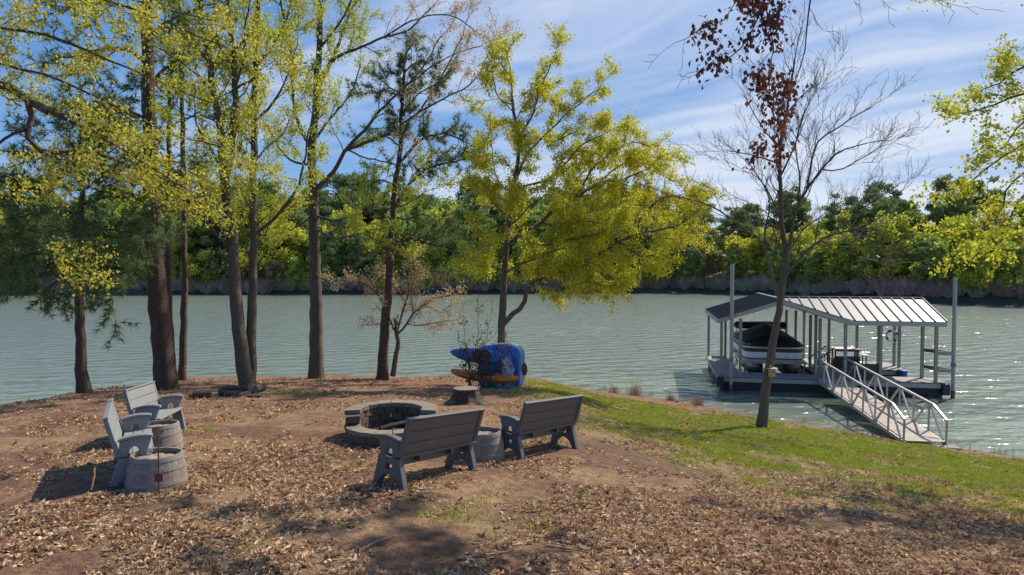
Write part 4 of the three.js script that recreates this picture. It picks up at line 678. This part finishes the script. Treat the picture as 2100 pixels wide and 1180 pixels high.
// ---------------------------------------------------------------- stump and log pile
const ringTone = tex(256, (u, v) => { const r = hypot(u - .5, v - .5), k = .55 + .18 * sin(r * 150 + n8(u, v) * 5) + .35 * (n96(u, v) - .5); return [k, k * .95, k * .88]; });
{
  const g = thing('tree_stump', 'wide cut tree stump with flared roots behind the benches', 'stump', onGround(-1.08, 15.8, -.04)), b = new Bag(), N = 40, M = 9, base = [];
  const rr = (t, a) => (.30 + .34 * pow(1 - t, 3.2) * (1 + .75 * sin(a * 5 + 1) * .6 + .5 * sin(a * 3))) * (1 + .07 * sin(a * 9 + 2) * (1 - t * .5) + .05 * perlin.noise(cos(a) * 4, sin(a) * 4, t * 4));
  const geo = new THREE.CylinderGeometry(1, 1, 1, N, M, true), p = geo.attributes.position; for (let i = 0; i < p.count; i++) { const a = Math.atan2(p.getZ(i), p.getX(i)), t = p.getY(i) + .5, r = rr(t, a); p.setXYZ(i, cos(a) * r, t * .42, sin(a) * r); } geo.computeVertexNormals();
  part('bark', geo, bark(.12, .09, .068, barkTone, .06), g);
  const top = new THREE.CircleGeometry(1, N), q = top.attributes.position; for (let i = 1; i < q.count; i++) { const x = q.getX(i), z = q.getY(i), a = Math.atan2(z, x), r = rr(1, a) * .985; q.setXYZ(i, cos(a) * r, .418 + .012 * perlin.noise(x * 4, z * 4, 1), sin(a) * r); } q.setXYZ(0, 0, .41, 0); top.computeVertexNormals(); const inv = top.index.array; for (let i = 0; i < inv.length; i += 3) { const t = inv[i]; inv[i] = inv[i + 1]; inv[i + 1] = t; } top.computeVertexNormals();
  part('cut_top', top, std(.34, .28, .23, .9, { map: ringTone }), g);
  const R = rng(71), bm = bark(.17, .125, .10, barkTone, .03), em = std(.38, .30, .23, .9, { map: ringTone });
  const logs = [[-7.95, 17.3, .15, .5, .25, 0, 'dark split log lowest in front of the pile'], [-7.5, 17.7, .10, .55, -.5, 0, 'log with pale cut end, left in the pile'], [-7.2, 17.75, .10, .5, 1.3, 0, 'log in the middle of the pile, cut end to the viewer'], [-6.95, 17.6, .085, .5, 1.1, 0, 'short log with small round cut end facing the viewer'], [-7.3, 17.85, .085, .7, .12, .17, 'log lying on top of the pile'], [-6.72, 17.95, .125, .45, 1.35, .14, 'log with reddish cut end at the twin tree'], [-8.3, 17.75, .09, .45, .7, 0, 'small dark log at the pile left end'], [-6.6, 17.3, .06, .5, .15, 0, 'thin log lying right of the pile'], [-7.6, 17.95, .09, .5, .9, .13, 'crooked log behind the top of the pile']];
  for (const [X, D, r, l, a, lift, label] of logs.map((q) => [q[0], q[1], q[2] * .8, q[3] * .85, q[4], q[5] * .8, q[6]])) {
    const L = thing('firewood_log', label, 'log', onGround(X, D, r * .85 + lift), a, 'logs of the wood pile'), b2 = new Bag(); b2.tube([V(-l / 2, 0, 0), V(-l / 4, .01, 0), V(l / 4, 0, .01), V(l / 2, 0, 0)], [r, r * 1.04, r, r * .97], 12, .14, R() * 9);
    part('bark', b2.geo(), bm, L); for (const s of [-1, 1]) part('cut_end', new THREE.CircleGeometry(r * .97, 14).rotateY(s * PI / 2), em, L, [s * (l / 2 + .002), 0, 0]);
  }
}

// ---------------------------------------------------------------- kayaks and boat hull stacked by the shore
{
  function kayak(name, label, len, wid, hgt, m, pos, rot) {
    const g = thing(name, label, 'kayak', pos); g.rotation.set(...rot);
    const n = 28, k = 16, p = [], idx = []; for (let i = 0; i <= n; i++) { const t = i / n * 2 - 1, w = wid * pow(max(0, 1 - abs(t) ** 2.3), .75) + .012, lift = .055 * hgt * 4 * abs(t) ** 3.2; for (let j = 0; j <= k; j++) { const a = j / k * 6.28318, c = cos(a), s = sin(a), up = s > 0; p.push(t * len / 2, lift + (up ? s * hgt * .42 : s * hgt * .6) * (.35 + .65 * sqrt(max(0, 1 - t * t))), Math.sign(c) * pow(abs(c), .8) * w); if (i < n && j < k) { const q = i * (k + 1) + j; idx.push(q, q + k + 1, q + 1, q + 1, q + k + 1, q + k + 2); } } }
    const geo = new THREE.BufferGeometry(); geo.setAttribute('position', new THREE.Float32BufferAttribute(p, 3)); geo.setIndex(idx); geo.computeVertexNormals(); part('hull', geo, m, g);
    part('cockpit', new THREE.TorusGeometry(.17, .018, 6, 24).scale(1.55, 1, 1).rotateX(PI / 2).translate(.05, hgt * .42, 0), std(.03, .03, .03, .6), g);
    part('seat_well', new THREE.SphereGeometry(.17, 16, 8).scale(1.5, .2, .9).translate(.05, hgt * .40, 0), std(.05, .05, .055, .8), g);
    part('carry_handle', new THREE.TorusGeometry(.04, .009, 5, 10, PI).translate(-len * .44, hgt * .62, 0), std(.03, .03, .03, .7), g);
  }
  const blue = new THREE.MeshPhysicalMaterial({ color: col(.008, .145, .45), roughness: .32, clearcoat: .4 }), orange = new THREE.MeshPhysicalMaterial({ color: col(.62, .17, .015), roughness: .45, clearcoat: .2 });
  const gy = elev(-.7, 21.3);
  kayak('kayak', 'orange kayak lying lowest beside the shore', 2.15, .26, .27, orange, [-.85, gy + .42, -21.05], [.25, -.12, -.075]);
  kayak('kayak', 'blue kayak lying above the orange one, among dead leaves', 1.95, .23, .26, blue, [-.98, gy + 1.02, -21.25], [1.05, -.1, -.06]);
  const s = new THREE.Shape(); s.moveTo(-.62, .06); s.lineTo(-.66, 1.05); s.quadraticCurveTo(-.64, 1.2, -.48, 1.25); s.quadraticCurveTo(.0, 1.34, .42, 1.24); s.quadraticCurveTo(.62, 1.2, .64, 1.0); s.lineTo(.60, .12); s.quadraticCurveTo(.58, .02, .45, .02); s.lineTo(-.5, .0); s.closePath();
  const g = thing('pedal_boat', 'blue boat hull tipped on its side against the curved-limb tree', 'boat', [-.36, gy - .02, -21.75], -.18); g.rotation.x = -.1;
  part('hull', new THREE.ExtrudeGeometry(s, { depth: .12, bevelEnabled: true, bevelSize: .07, bevelThickness: .14, bevelSegments: 5, curveSegments: 10 }), blue, g);
  part('deck_rim', new THREE.ExtrudeGeometry(s, { depth: .10, bevelEnabled: true, bevelSize: .085, bevelThickness: .03, bevelSegments: 2, curveSegments: 10 }).translate(.045, .01, -.28), std(.62, .60, .56, .5), g);
  const pd = thing('paddle', 'paddle with dark red blade leaning right of the blue hull', 'paddle', [.42, gy, -21.6], .2); pd.rotation.z = .05; part('shaft', new THREE.CylinderGeometry(.014, .014, 1.0, 8).translate(0, .5, 0), std(.3, .3, .3, .5), pd); part('blade', new THREE.SphereGeometry(.5, 16, 12).scale(.2, .42, .04).translate(0, .56, .03), std(.16, .05, .05, .5), pd);
  // rack that holds them
  const rk = thing('kayak_rack', 'low timber rack under the stacked kayaks', 'rack', [-.85, gy - .1, -21.35], -.1), wood = std(.20, .16, .12, .9, { map: grainTex });
  for (const x of [-.55, .55]) { part('post', rbox(.08, 1.0, .08, .01, x, .5, -.3), wood, rk); part('arm', rbox(.07, .06, .62, .01, x, .34, 0), wood, rk); part('upper_arm', rbox(.07, .06, .5, .01, x, .93, -.05), wood, rk); }
  // crumpled tarps
  const tarp = (label, X, D, y, w, h, m, seed) => { const p = new THREE.PlaneGeometry(w, h, 22, 22), q = p.attributes.position; for (let i = 0; i < q.count; i++) { const x = q.getX(i), yy = q.getY(i); q.setXYZ(i, x + perlin.noise(x * 6, yy * 6, seed) * .07, yy + perlin.noise(x * 5, yy * 7, seed + 5) * .06, fbm(x * 5, yy * 3, seed, 3) * .28); } p.computeVertexNormals(); const o = new THREE.Mesh(p, m); o.name = numbered('tarp'); o.position.set(X, y, -D); o.rotation.set(-.3, .2, .15); o.material.side = THREE.DoubleSide; tag(o, label, 'tarp'); put(o); };
  tarp('grey crumpled tarp hanging on the right of the kayak stack', -.14, 21.0, gy + .72, .34, .6, std(.42, .41, .42, .6), 3);
  tarp('dark blue-grey crumpled tarp on the ground under the orange kayak', -.2, 20.9, gy + .14, .62, .34, std(.16, .17, .24, .5), 8);
  // bare shrub with last year's leaves in front of the stack
  const bx = -1.0, bd = 20.65, ba = [bx, elev(bx, bd) - .05, -bd], st = [];
  const R = rng(83); for (const [x, top, lean, w] of [[-.42, 2.5, -.06, .016], [-.05, 2.9, .02, .017], [.12, 2.4, .25, .015], [-.3, 1.4, -.3, .012], [.3, 1.5, .3, .012], [.05, 1.2, -.1, .012], [-.15, 1.6, .35, .012], [.45, 1.1, .25, .01]]) st.push([w, .004, [x * .5, 0, 0, x * .8, top * .35, .05, x + lean * .5, top * .7, .05 * R(), x + lean, top, .1 * R()]]);
  plant('shrub', 'thin-stemmed shrub with clinging dead leaves before the kayaks', 'shrub', ba, grow(st, { seed: 84, levels: 2, every: [.17, .16], len: [.25, .5], up: .05, spread: .9, bare: .25, thin: .003, flare: 0, leafFrom: 1, leafy: (bag, pts, R, l) => { const y = pts.at(-1).y; if (y < 1.45 ? R() < .9 : R() < .25) broad(y < 1.45 ? [.17, .09, .06] : [.36, .30, .10], .075, 3, .8)(bag, pts, R, 2); } }), [B.twig, B.twig, DEAD]);
}
// ---------------------------------------------------------------- the covered floating dock (local x: along its front, -z: away from the shore)
{
  const P = [8.9, 0, -28.9], turn = -.2013, beige = std(.34, .30, .25, .75, { map: grainTex }), beam = std(.42, .385, .34, .75, { map: grainTex }), deckM = std(.36, .32, .28, .85, { map: grainTex, bumpMap: grainTex, bumpScale: .004 }), black = std(.022, .022, .024, .6), metal = std(.115, .114, .117, .5, { metalness: .75 }), seamM = std(.07, .07, .072, .5, { metalness: .7 });
  const g = thing('floating_dock', 'covered floating boat dock with ribbed metal roof and beige posts', 'dock', P, turn, null);
  const slabs = [[0, 0, 8.75, 1.3, 'x'], [0, 1.3, .95, 5.5, 'z'], [4.15, 1.3, 1.05, 5.5, 'z'], [5.2, 3.3, 3.25, 2.6, 'x']];
  for (const [u, v, w, d, run] of slabs) {
    const n = Math.round((run === 'x' ? w : d) / .145), list = []; for (let k = 0; k < n; k++) { const s = (run === 'x' ? w : d) / n; list.push(run === 'x' ? rbox(s - .008, .035, d, .004, u + (k + .5) * s, .6, -(v + d / 2)) : rbox(w, .035, s - .008, .004, u + w / 2, .6, -(v + (k + .5) * s))); }
    const o = part('decking', mergeGeometries(list), deckM, g); o.userData.kind = 'stuff';
    part('float', rbox(w - .14, .62, d - .14, .03, u + w / 2, .1, -(v + d / 2)), black, g);
  }
  const fas = [[[.12, .47, .0], [8.62, .47, .0]], [[-.02, .47, -.05], [-.02, .47, -6.75]], [[5.2, .47, -3.28], [8.4, .47, -3.28]], [[8.77, .47, -.05], [8.77, .47, -1.25]]];
  for (const [a, b] of fas) part('fascia', bar(a, b, .045, .17), beam, g);
  for (const [x, z] of [[.03, .03], [8.72, .03], [8.45, -5.2]]) part('corner_bumper', rbox(.3, .46, .3, .05, x, .36, z), black, g);
  const posts = [[.07, .1], [.85, .12], [.07, 6.6], [.85, 6.0], [4.25, 2.9], [4.45, 2.75], [4.25, 6.1], [4.75, 6.6], [3.9, 6.62], [5.0, .08], [5.55, 5.0], [6.35, .1], [6.8, 5.0], [7.75, 5.0], [8.35, 4.7], [8.4, 4.2], [8.42, .12], [8.3, 1.2], [4.2, .9]];
  const pg = rbox(.115, 2.52, .115, .008, 0, 1.83, 0); for (const [u, v] of posts) part('post', pg, beige, g, [u, 0, -v]);
  // roofs: a gable over the boat slip, a second one across the sitting deck
  const eY = 3.08, rY = 3.92, slabOf = (c, th = .03) => { // a thin slab on four corners
    const a = V(...c[1]).sub(V(...c[0])), b = V(...c[3]).sub(V(...c[0])), n = V(0, 0, 0).crossVectors(a, b).normalize(); if (n.y < 0) n.negate(); const p = c.map((q) => V(...q)), lo = p.map((q) => q.clone().addScaledVector(n, -th)), f = [], q4 = (x, y, z, w) => f.push(x, y, z, x, z, w);
    q4(...p); q4(lo[3], lo[2], lo[1], lo[0]); for (let k = 0; k < 4; k++) q4(p[k], lo[k], lo[(k + 1) % 4], p[(k + 1) % 4]); const geo = new THREE.BufferGeometry().setFromPoints(f); geo.computeVertexNormals(); return geo;
  };
  const slopes = { left_slope: [], front_slope: [] }, w = .425;
  const roof = (n) => { const r = new THREE.Group(); r.name = n; g.add(r); return r; };
  const rl = roof('roof'), rf = roof('roof');
  for (let k = 0, n = 16; k < n; k++) { const v0 = -.12 + 6.85 * k / n, v1 = -.12 + 6.85 * (k + 1) / n - .004; part('roof_panel', slabOf([[-.12, eY, -v0], [-.12, eY, -v1], [2.5, rY, -v1], [2.5, rY, -v0]]), metal, rl); part('roof_seam', bar([-.12, eY + .016, -v0], [2.5, rY + .016, -v0], .035, .045), seamM, rl); }
  for (let k = 0; k < 15; k++) { // trapezoid: the left end runs up the valley
    const u0 = 8.72 - w * k, u1 = max(2.5, u0 - w + .004), vb = (u) => clamp(5.12 - u, -.12, 2.5), y = (v) => lerp(eY, rY, (v + .12) / 2.62), a = vb(u0), b = vb(u1);
    part('roof_panel', slabOf([[u0, y(a), -a], [u0, rY, -2.5], [u1, rY, -2.5], [u1, y(b), -b]]), metal, rf); part('roof_seam', bar([u0, y(a) + .018, -a], [u0, rY + .018, -2.5], .045, .055), seamM, rf);
  }
  part('roof_panel', slabOf([[2.5, rY, .12], [5.12, eY, .12], [5.12, eY, -6.73], [2.5, rY, -6.73]]), metal, rl); part('roof_panel', slabOf([[5.12, eY, -5.12], [8.72, eY, -5.12], [8.72, rY, -2.5], [2.5, rY, -2.5]]), metal, rf);
  part('ridge_cap', bar([2.5, rY + .02, .12], [2.5, rY + .02, -6.74], .20, .035), metal, rl); part('ridge_cap', bar([2.6, rY + .02, -2.5], [8.74, rY + .02, -2.5], .20, .035), metal, rf);
  for (const [a, b] of [[[-.1, eY - .10, .1], [2.5, rY - .10, .1]], [[2.5, rY - .10, .1], [5.1, eY - .10, .1]], [[-.1, eY - .10, -6.7], [2.5, rY - .10, -6.7]], [[2.5, rY - .10, -6.7], [5.1, eY - .10, -6.7]], [[-.1, eY - .105, .1], [-.1, eY - .105, -6.7]], [[5.1, eY - .105, .1], [8.7, eY - .105, .1]], [[8.7, eY - .10, .1], [8.7, rY - .10, -2.5]], [[8.7, rY - .10, -2.5], [8.7, eY - .10, -5.1]], [[5.1, eY - .105, -5.1], [8.7, eY - .105, -5.1]], [[5.1, eY - .11, .05], [5.1, eY - .11, -6.6]]]) part('roof_beam', bar(a, b, .05, .17), beam, g);
  for (const y of [.72, 1.42]) { part('pole_arm', bar([8.36, y + .38, -.1], [9.0, y + .38, -.05], .06, .14), beige, g); part('pole_arm', bar([8.36, y + .38, -1.2], [8.95, y + .38, -.2], .05, .14), std(.10, .09, .08, .8), g); part('pole_arm', bar([-.35, y, .05], [.2, y, -.02], .06, .12), beige, g); }

  // world position of a dock point
  const at = (u, y, v) => [P[0] + .98 * u + .2 * v, y, P[2] + .2 * u - .98 * v];
  const pole = (label, u, v, top, m) => { const o = thing('mooring_pole', label, 'pole', at(u, -2.2, v), turn, 'mooring poles of the dock'); part('pipe', new THREE.CylinderGeometry(.075, .075, top + 2.2, 14).translate(0, (top + 2.2) / 2, 0), m, o); part('collar', new THREE.CylinderGeometry(.10, .10, .16, 14).translate(0, 3.55, 0), std(.2, .19, .18, .6), o); part('rusty_foot', new THREE.CylinderGeometry(.079, .079, .5, 14).translate(0, 2.25, 0), std(.14, .075, .045, .9), o); };
  const poleM = std(.33, .34, .31, .6, { metalness: .3 });
  pole('tall grey mooring pole at the dock left front corner', .45, -.2, 5.42, poleM); pole('tall grey mooring pole at the right end of dock', 9.05, .1, 4.85, poleM);

  // pontoon boat on its lift
  const b = thing('pontoon_boat', 'white and black pontoon boat under a black cover in the slip', 'boat', at(2.55, 0, 4.5), turn);
  const plan = [], W = 1.26, L0 = 2.85; for (const s of [[1, -2.8]]) { plan.push([W, -2.8]); plan.push([W, L0 - 1]); for (let k = 1; k <= 10; k++) { const a = k / 10 * PI / 2; plan.push([W - .55 + .55 * cos(a), L0 - .55 + .55 * sin(a) * .75 - .14]); } }
  const full = [...plan, ...plan.slice().reverse().map(([x, z]) => [-x, z])];
  const band = (y0, y1, off) => { const p = [], idx = [], n = full.length; full.forEach(([x, z], i) => { const k = 1 + off / hypot(x, z); for (const y of [y0, y1]) p.push(x * k, y, z * k); if (i < n - 1) idx.push(i * 2, i * 2 + 2, i * 2 + 1, i * 2 + 1, i * 2 + 2, i * 2 + 3); }); const geo = new THREE.BufferGeometry(); geo.setAttribute('position', new THREE.Float32BufferAttribute(p, 3)); geo.setIndex(idx); const f = geo; f.computeVertexNormals(); return f; };
  const white = std(.72, .72, .70, .35), dark = std(.03, .022, .02, .4); white.side = dark.side = THREE.DoubleSide;
  part('side_panel', band(1.18, 1.45, 0), white, b); part('dark_stripe', band(1.452, 1.62, .008), dark, b); part('upper_panel', band(1.622, 1.80, 0), white, b); part('bottom_trim', band(1.12, 1.175, .015), black, b);
  part('deck', rbox(2.5, .08, 5.7, .03, 0, 1.1, 0), std(.45, .44, .42, .5), b);
  for (const x of [0, -.02]) if (!x) part('gate_frame', rbox(.06, .64, .05, .01, 0, 1.49, L0 - .26), black, b);
  for (const [x, z] of [[.5, L0 - .25], [-.4, L0 - .25], [.5, L0 - .25]]) part('bow_light', new THREE.SphereGeometry(.035, 10, 8).translate(x, 1.26, z), std(.55, .45, .25, .3), b);
  for (const s of [-1, 1]) { const r = .31, pl = new THREE.LatheGeometry([[0, -2.9], [r, -2.9], [r, 2.0], [r * .85, 2.35], [r * .45, 2.65], [0, 2.78]].map(([x, y]) => new THREE.Vector2(x, y)), 20).rotateX(PI / 2); part('pontoon', pl.translate(s * .86, .83, 0), std(.42, .42, .43, .38, { metalness: .6 }), b); }
  const cov = new THREE.PlaneGeometry(2.62, 5.7, 24, 40).rotateX(-PI / 2), cp = cov.attributes.position;
  for (let i = 0; i < cp.count; i++) { const x = cp.getX(i), z = cp.getZ(i), nz = z / 2.85, edge = max(abs(x) / 1.31, abs(nz)); const zz = nz > .5 ? z - pow((nz - .5) / .5, 2) * .42 * pow(abs(x) / 1.31, 3) * 1.4 : z; const ridge_ = lerp(.33, .72, exp(-pow((z + .1) / 1.25, 2))); let y = 1.82 + ridge_ * pow(max(0, 1 - pow(abs(x) / 1.31, 1.25)), .85) * ss(1.0, .55, nz) + .05 * fbm(x * 3, z * 2, 4, 3); if (edge > .985) y = 1.70; cp.setXYZ(i, x, y, zz); } cov.computeVertexNormals();
  part('mooring_cover', cov, std(.028, .027, .028, .75), b).material.side = THREE.DoubleSide;
  part('folded_bimini', new THREE.CapsuleGeometry(.19, 2.2, 6, 16).rotateZ(PI / 2).scale(1, 1, 2.2).translate(0, 2.33, -1.55), std(.025, .024, .026, .8), b);
  for (const s of [-1, 1]) part('bimini_strut', bar([s * 1.22, 1.8, -.8], [s * 1.18, 2.35, -1.55], .028), std(.6, .6, .6, .3, { metalness: .8 }), b);
  part('cover_strap', bar([.05, 2.55, .1], [1.2, 2.15, -.6], .02), std(.5, .48, .45, .7), b); part('antenna', new THREE.CylinderGeometry(.008, .008, .6, 5).translate(-.3, 2.8, -1.6), std(.1, .1, .1, .5), b);
  const li = thing('boat_lift', 'white cradle beam and black tanks of the boat lift', 'boat lift', at(2.55, 0, 2.0), turn);
  part('cradle_beam', rbox(2.75, .10, .12, .01, 0, 1.0, .1), std(.55, .53, .49, .6), li); part('cradle_beam', rbox(2.75, .10, .12, .01, 0, 1.0, -3.9), std(.55, .53, .49, .6), li); for (const s of [-.75, .75]) part('lift_tank', rbox(.62, .5, 3.6, .05, s, .64, -2.0), black, li);
  for (const s of [-1.25, 1.25]) part('lift_leg', bar([s, .5, -.1], [s * 1.02, 1.0, .1], .07), beige, li);

  // things on the deck
  const brown = std(.085, .06, .05, .75, { map: grainTex }), tan = std(.60, .55, .47, .75, { map: grainTex });
  const tb = thing('picnic_table', 'brown picnic table with pale sunlit top on the dock', 'table', at(6.3, .62, 5.05), turn);
  for (let k = 0; k < 4; k++) part('table_board', rbox(1.15, .03, .22, .006, 0, .74, -.34 + k * .228), tan, tb); for (const z of [-.26, .27]) for (const x of [-.5, .5]) part('leg', rbox(.06, .72, .06, .006, x, .36, z), brown, tb);
  for (const x of [-.86, .86]) { part('bench_seat', rbox(.30, .03, .7, .006, x, .45, 0), tan, tb); for (const z of [-.28, .28]) part('bench_leg', rbox(.05, .44, .05, .006, x, .22, z), brown, tb); }
  part('apron', rbox(1.1, .10, .03, .005, 0, .67, .33), brown, tb);
  const sofa = (label, u, v, w, h) => { const s = thing('wicker_sofa', label, 'sofa', at(u, .62, v), turn, 'dark wicker sofas on the dock'); part('back', rbox(w, h, .10, .03, 0, h / 2, .28), brown, s); part('seat', rbox(w - .1, .34, .55, .03, 0, .20, -.05), brown, s); for (const x of [-1, 1]) part('arm', rbox(.11, h * .72, .62, .03, x * (w / 2 - .055), h * .36, -.02), brown, s); part('cushion', rbox(w - .28, .12, .5, .04, 0, .42, -.06), std(.16, .15, .15, .9), s); };
  sofa('dark wicker sofa on the front walkway behind the gangway', 5.75, .45, 1.35, .66); sofa('dark wicker sofa in front of the picnic table', 5.95, 3.65, 1.1, .56);
  const ch = thing('lounge_chair', 'brown slatted lounge chair on the dock left of the table', 'chair', at(5.0, .62, 4.5), turn - 1.2); for (let k = 0; k < 6; k++) { part('back_slat', rbox(.62, .02, .07, .005, 0, .30 + k * .095, -.30 - k * .05), brown, ch, null, null); part('seat_slat', rbox(.62, .02, .08, .005, 0, .30 - k * .012, .02 + k * .1 - .2), tan, ch); } for (const s of [-1, 1]) { part('side_rail', bar([s * .33, .24, .38], [s * .33, .82, -.58], .045, .06), brown, ch); part('leg', rbox(.05, .3, .05, .005, s * .33, .15, .3), brown, ch); part('leg', rbox(.05, .3, .05, .005, s * .33, .15, -.25), brown, ch); }
  const lr = thing('life_ring', 'white life ring with black bands hung on a back post', 'life ring', at(8.2, 2.05, 4.55), turn); part('ring', new THREE.TorusGeometry(.24, .055, 10, 32), std(.75, .74, .70, .6), lr); for (let k = 0; k < 4; k++) part('band', new THREE.TorusGeometry(.24, .059, 10, 6, .45), black, lr, null, [0, 0, k * PI / 2 + .3]);
  const ld = thing('swim_ladder', 'small metal swim ladder at the back of the dock', 'ladder', at(7.9, .3, 5.85), turn); for (const s of [-.18, .18]) part('rail', pipe([[s, -.2, 0], [s, .8, 0], [s, 1.02, .12], [s, .8, .24], [s, .32, .25]], .02, 20, 7), std(.7, .7, .7, .25, { metalness: .8 }), ld); for (let k = 0; k < 3; k++) part('rung', new THREE.CylinderGeometry(.016, .016, .36, 8).rotateZ(PI / 2).translate(0, .05 + k * .27, 0), std(.7, .7, .7, .25, { metalness: .8 }), ld);
  const dr = thing('blue_drum', 'blue plastic drum beside the deck right end', 'drum', at(8.15, .1, 3.05), turn); part('shell', new THREE.LatheGeometry([[0, 0], [.2, 0], [.22, .04], [.22, .25], [.235, .28], [.22, .31], [.22, .52], [.19, .58], [0, .59]].map(([x, y]) => new THREE.Vector2(x, y)), 22), std(.02, .07, .22, .45), dr); part('lid', new THREE.CylinderGeometry(.05, .05, .04, 12).translate(.08, .60, 0), std(.02, .05, .16, .5), dr);
  const rc = thing('rope_coil', 'yellow rope coil hung on the front left dock post', 'rope', at(.55, 1.32, -.02), turn); for (let k = 0; k < 4; k++) part('loop', new THREE.TorusGeometry(.13 + k * .012, .014, 6, 20).scale(1, 1.25, 1).translate(k * .012 - .02, -.02 * k, k * .016), std(.50, .40, .16, .9), rc);
  const hs = new THREE.Mesh(pipe([at(.2, .5, .1), at(-.1, .1, -.25), at(-.5, -.02, -.5), at(-1.5, .03, -.1), at(-2.3, .03, -.35), at(-2.1, .03, -.9), at(-1.2, .03, -1.0), at(-.4, .02, -1.3)], .022, 60, 7), std(.45, .45, .45, .5)); hs.name = 'water_hose'; tag(hs, 'pale hose drooping from the dock into the water', 'hose'); put(hs);

  // gangway from the bank up to the dock
  const A = V(12.0, .22, -19.5), Bq = V(13.15, .66, -27.9), len = A.distanceTo(Bq), yaw = Math.atan2(Bq.x - A.x, Bq.z - A.z), gw = thing('gangway', 'aluminium truss gangway with plank deck from shore to dock', 'gangway', [A.x, A.y, A.z], yaw); gw.rotation.order = 'YXZ'; gw.rotation.x = -Math.asin((Bq.y - A.y) / len);
  const al = std(.40, .375, .34, .45, { metalness: .45 }), plank = [[.42, .345, .28], [.38, .31, .25], [.46, .385, .31]].map((c) => std(...c, .85, { map: grainTex, bumpMap: grainTex, bumpScale: .004 })), N = Math.floor(len / .145), pk = rbox(1.06, .035, .137, .005), R = rng(5);
  for (let k = 0; k < N; k++) part('plank', pk, plank[floor(R() * 3)], gw, [(R() - .5) * .012, 0, .07 + k * .145]);
  const n = 8, h = .88, z = (k) => .12 + (len - .2) * k / n;
  for (const s of [-1, 1]) {
    const x = s * .575;
    part('bottom_chord', bar([x, -.06, 0], [x, -.06, len], .05, .11), al, gw); part('top_rail', bar([x, h, z(1) - .25], [x, h, len - .05], .07, .07), al, gw); part('rail_end', bar([x, h, z(1) - .25], [x, h - .26, .06], .065, .065), al, gw); part('end_post', bar([x, -.02, .06], [x, h - .25, .06], .05, .05), al, gw); part('end_post', bar([x, -.02, len - .06], [x, h, len - .06], .05, .05), al, gw);
    for (let k = 1; k < n; k++) part('upright', bar([x, -.02, z(k)], [x, h, z(k)], .05, .05), al, gw);
    for (let k = 0; k < n; k++) { const up = k % 2 === 0; if (k === 0) part('brace', bar([x, 0, z(0) + .12], [x, h, z(1) - .05], .055, .055), al, gw); else part('brace', up ? bar([x, 0, z(k) + .06], [x, h - .02, z(k + 1) - .05], .055, .055) : bar([x, h - .02, z(k) + .05], [x, 0, z(k + 1) - .06], .055, .055), al, gw); }
  }
  const sill = new THREE.Mesh(rbox(1.7, .16, .45, .03), std(.33, .30, .26, .9, { map: soilMap })); sill.name = 'landing_slab'; sill.position.set(11.95, .08, -19.35); sill.rotation.y = yaw; tag(sill, 'low concrete slab under the foot of the gangway', 'slab'); put(sill);

  // birdhouse nailed to the bare tree
  const bh = thing('birdhouse', 'small wooden birdhouse with metal roof on the bare tree', 'birdhouse', [7.22, 2.25, -18.72], .25), pineW = std(.46, .33, .17, .85, { map: grainTex });
  part('box', rbox(.15, .20, .13, .01, 0, .1, 0), pineW, bh); part('entrance', new THREE.CircleGeometry(.022, 14).translate(.0, .13, .0665), std(.01, .01, .01, 1), bh); part('metal_roof', bar([-.10, .22, 0], [.12, .235, 0], .19, .015), std(.6, .62, .66, .3, { metalness: .7 }), bh); part('back_plate', rbox(.07, .34, .02, .004, 0, .14, -.075), pineW, bh);
}
renderer.render(scene, camera);
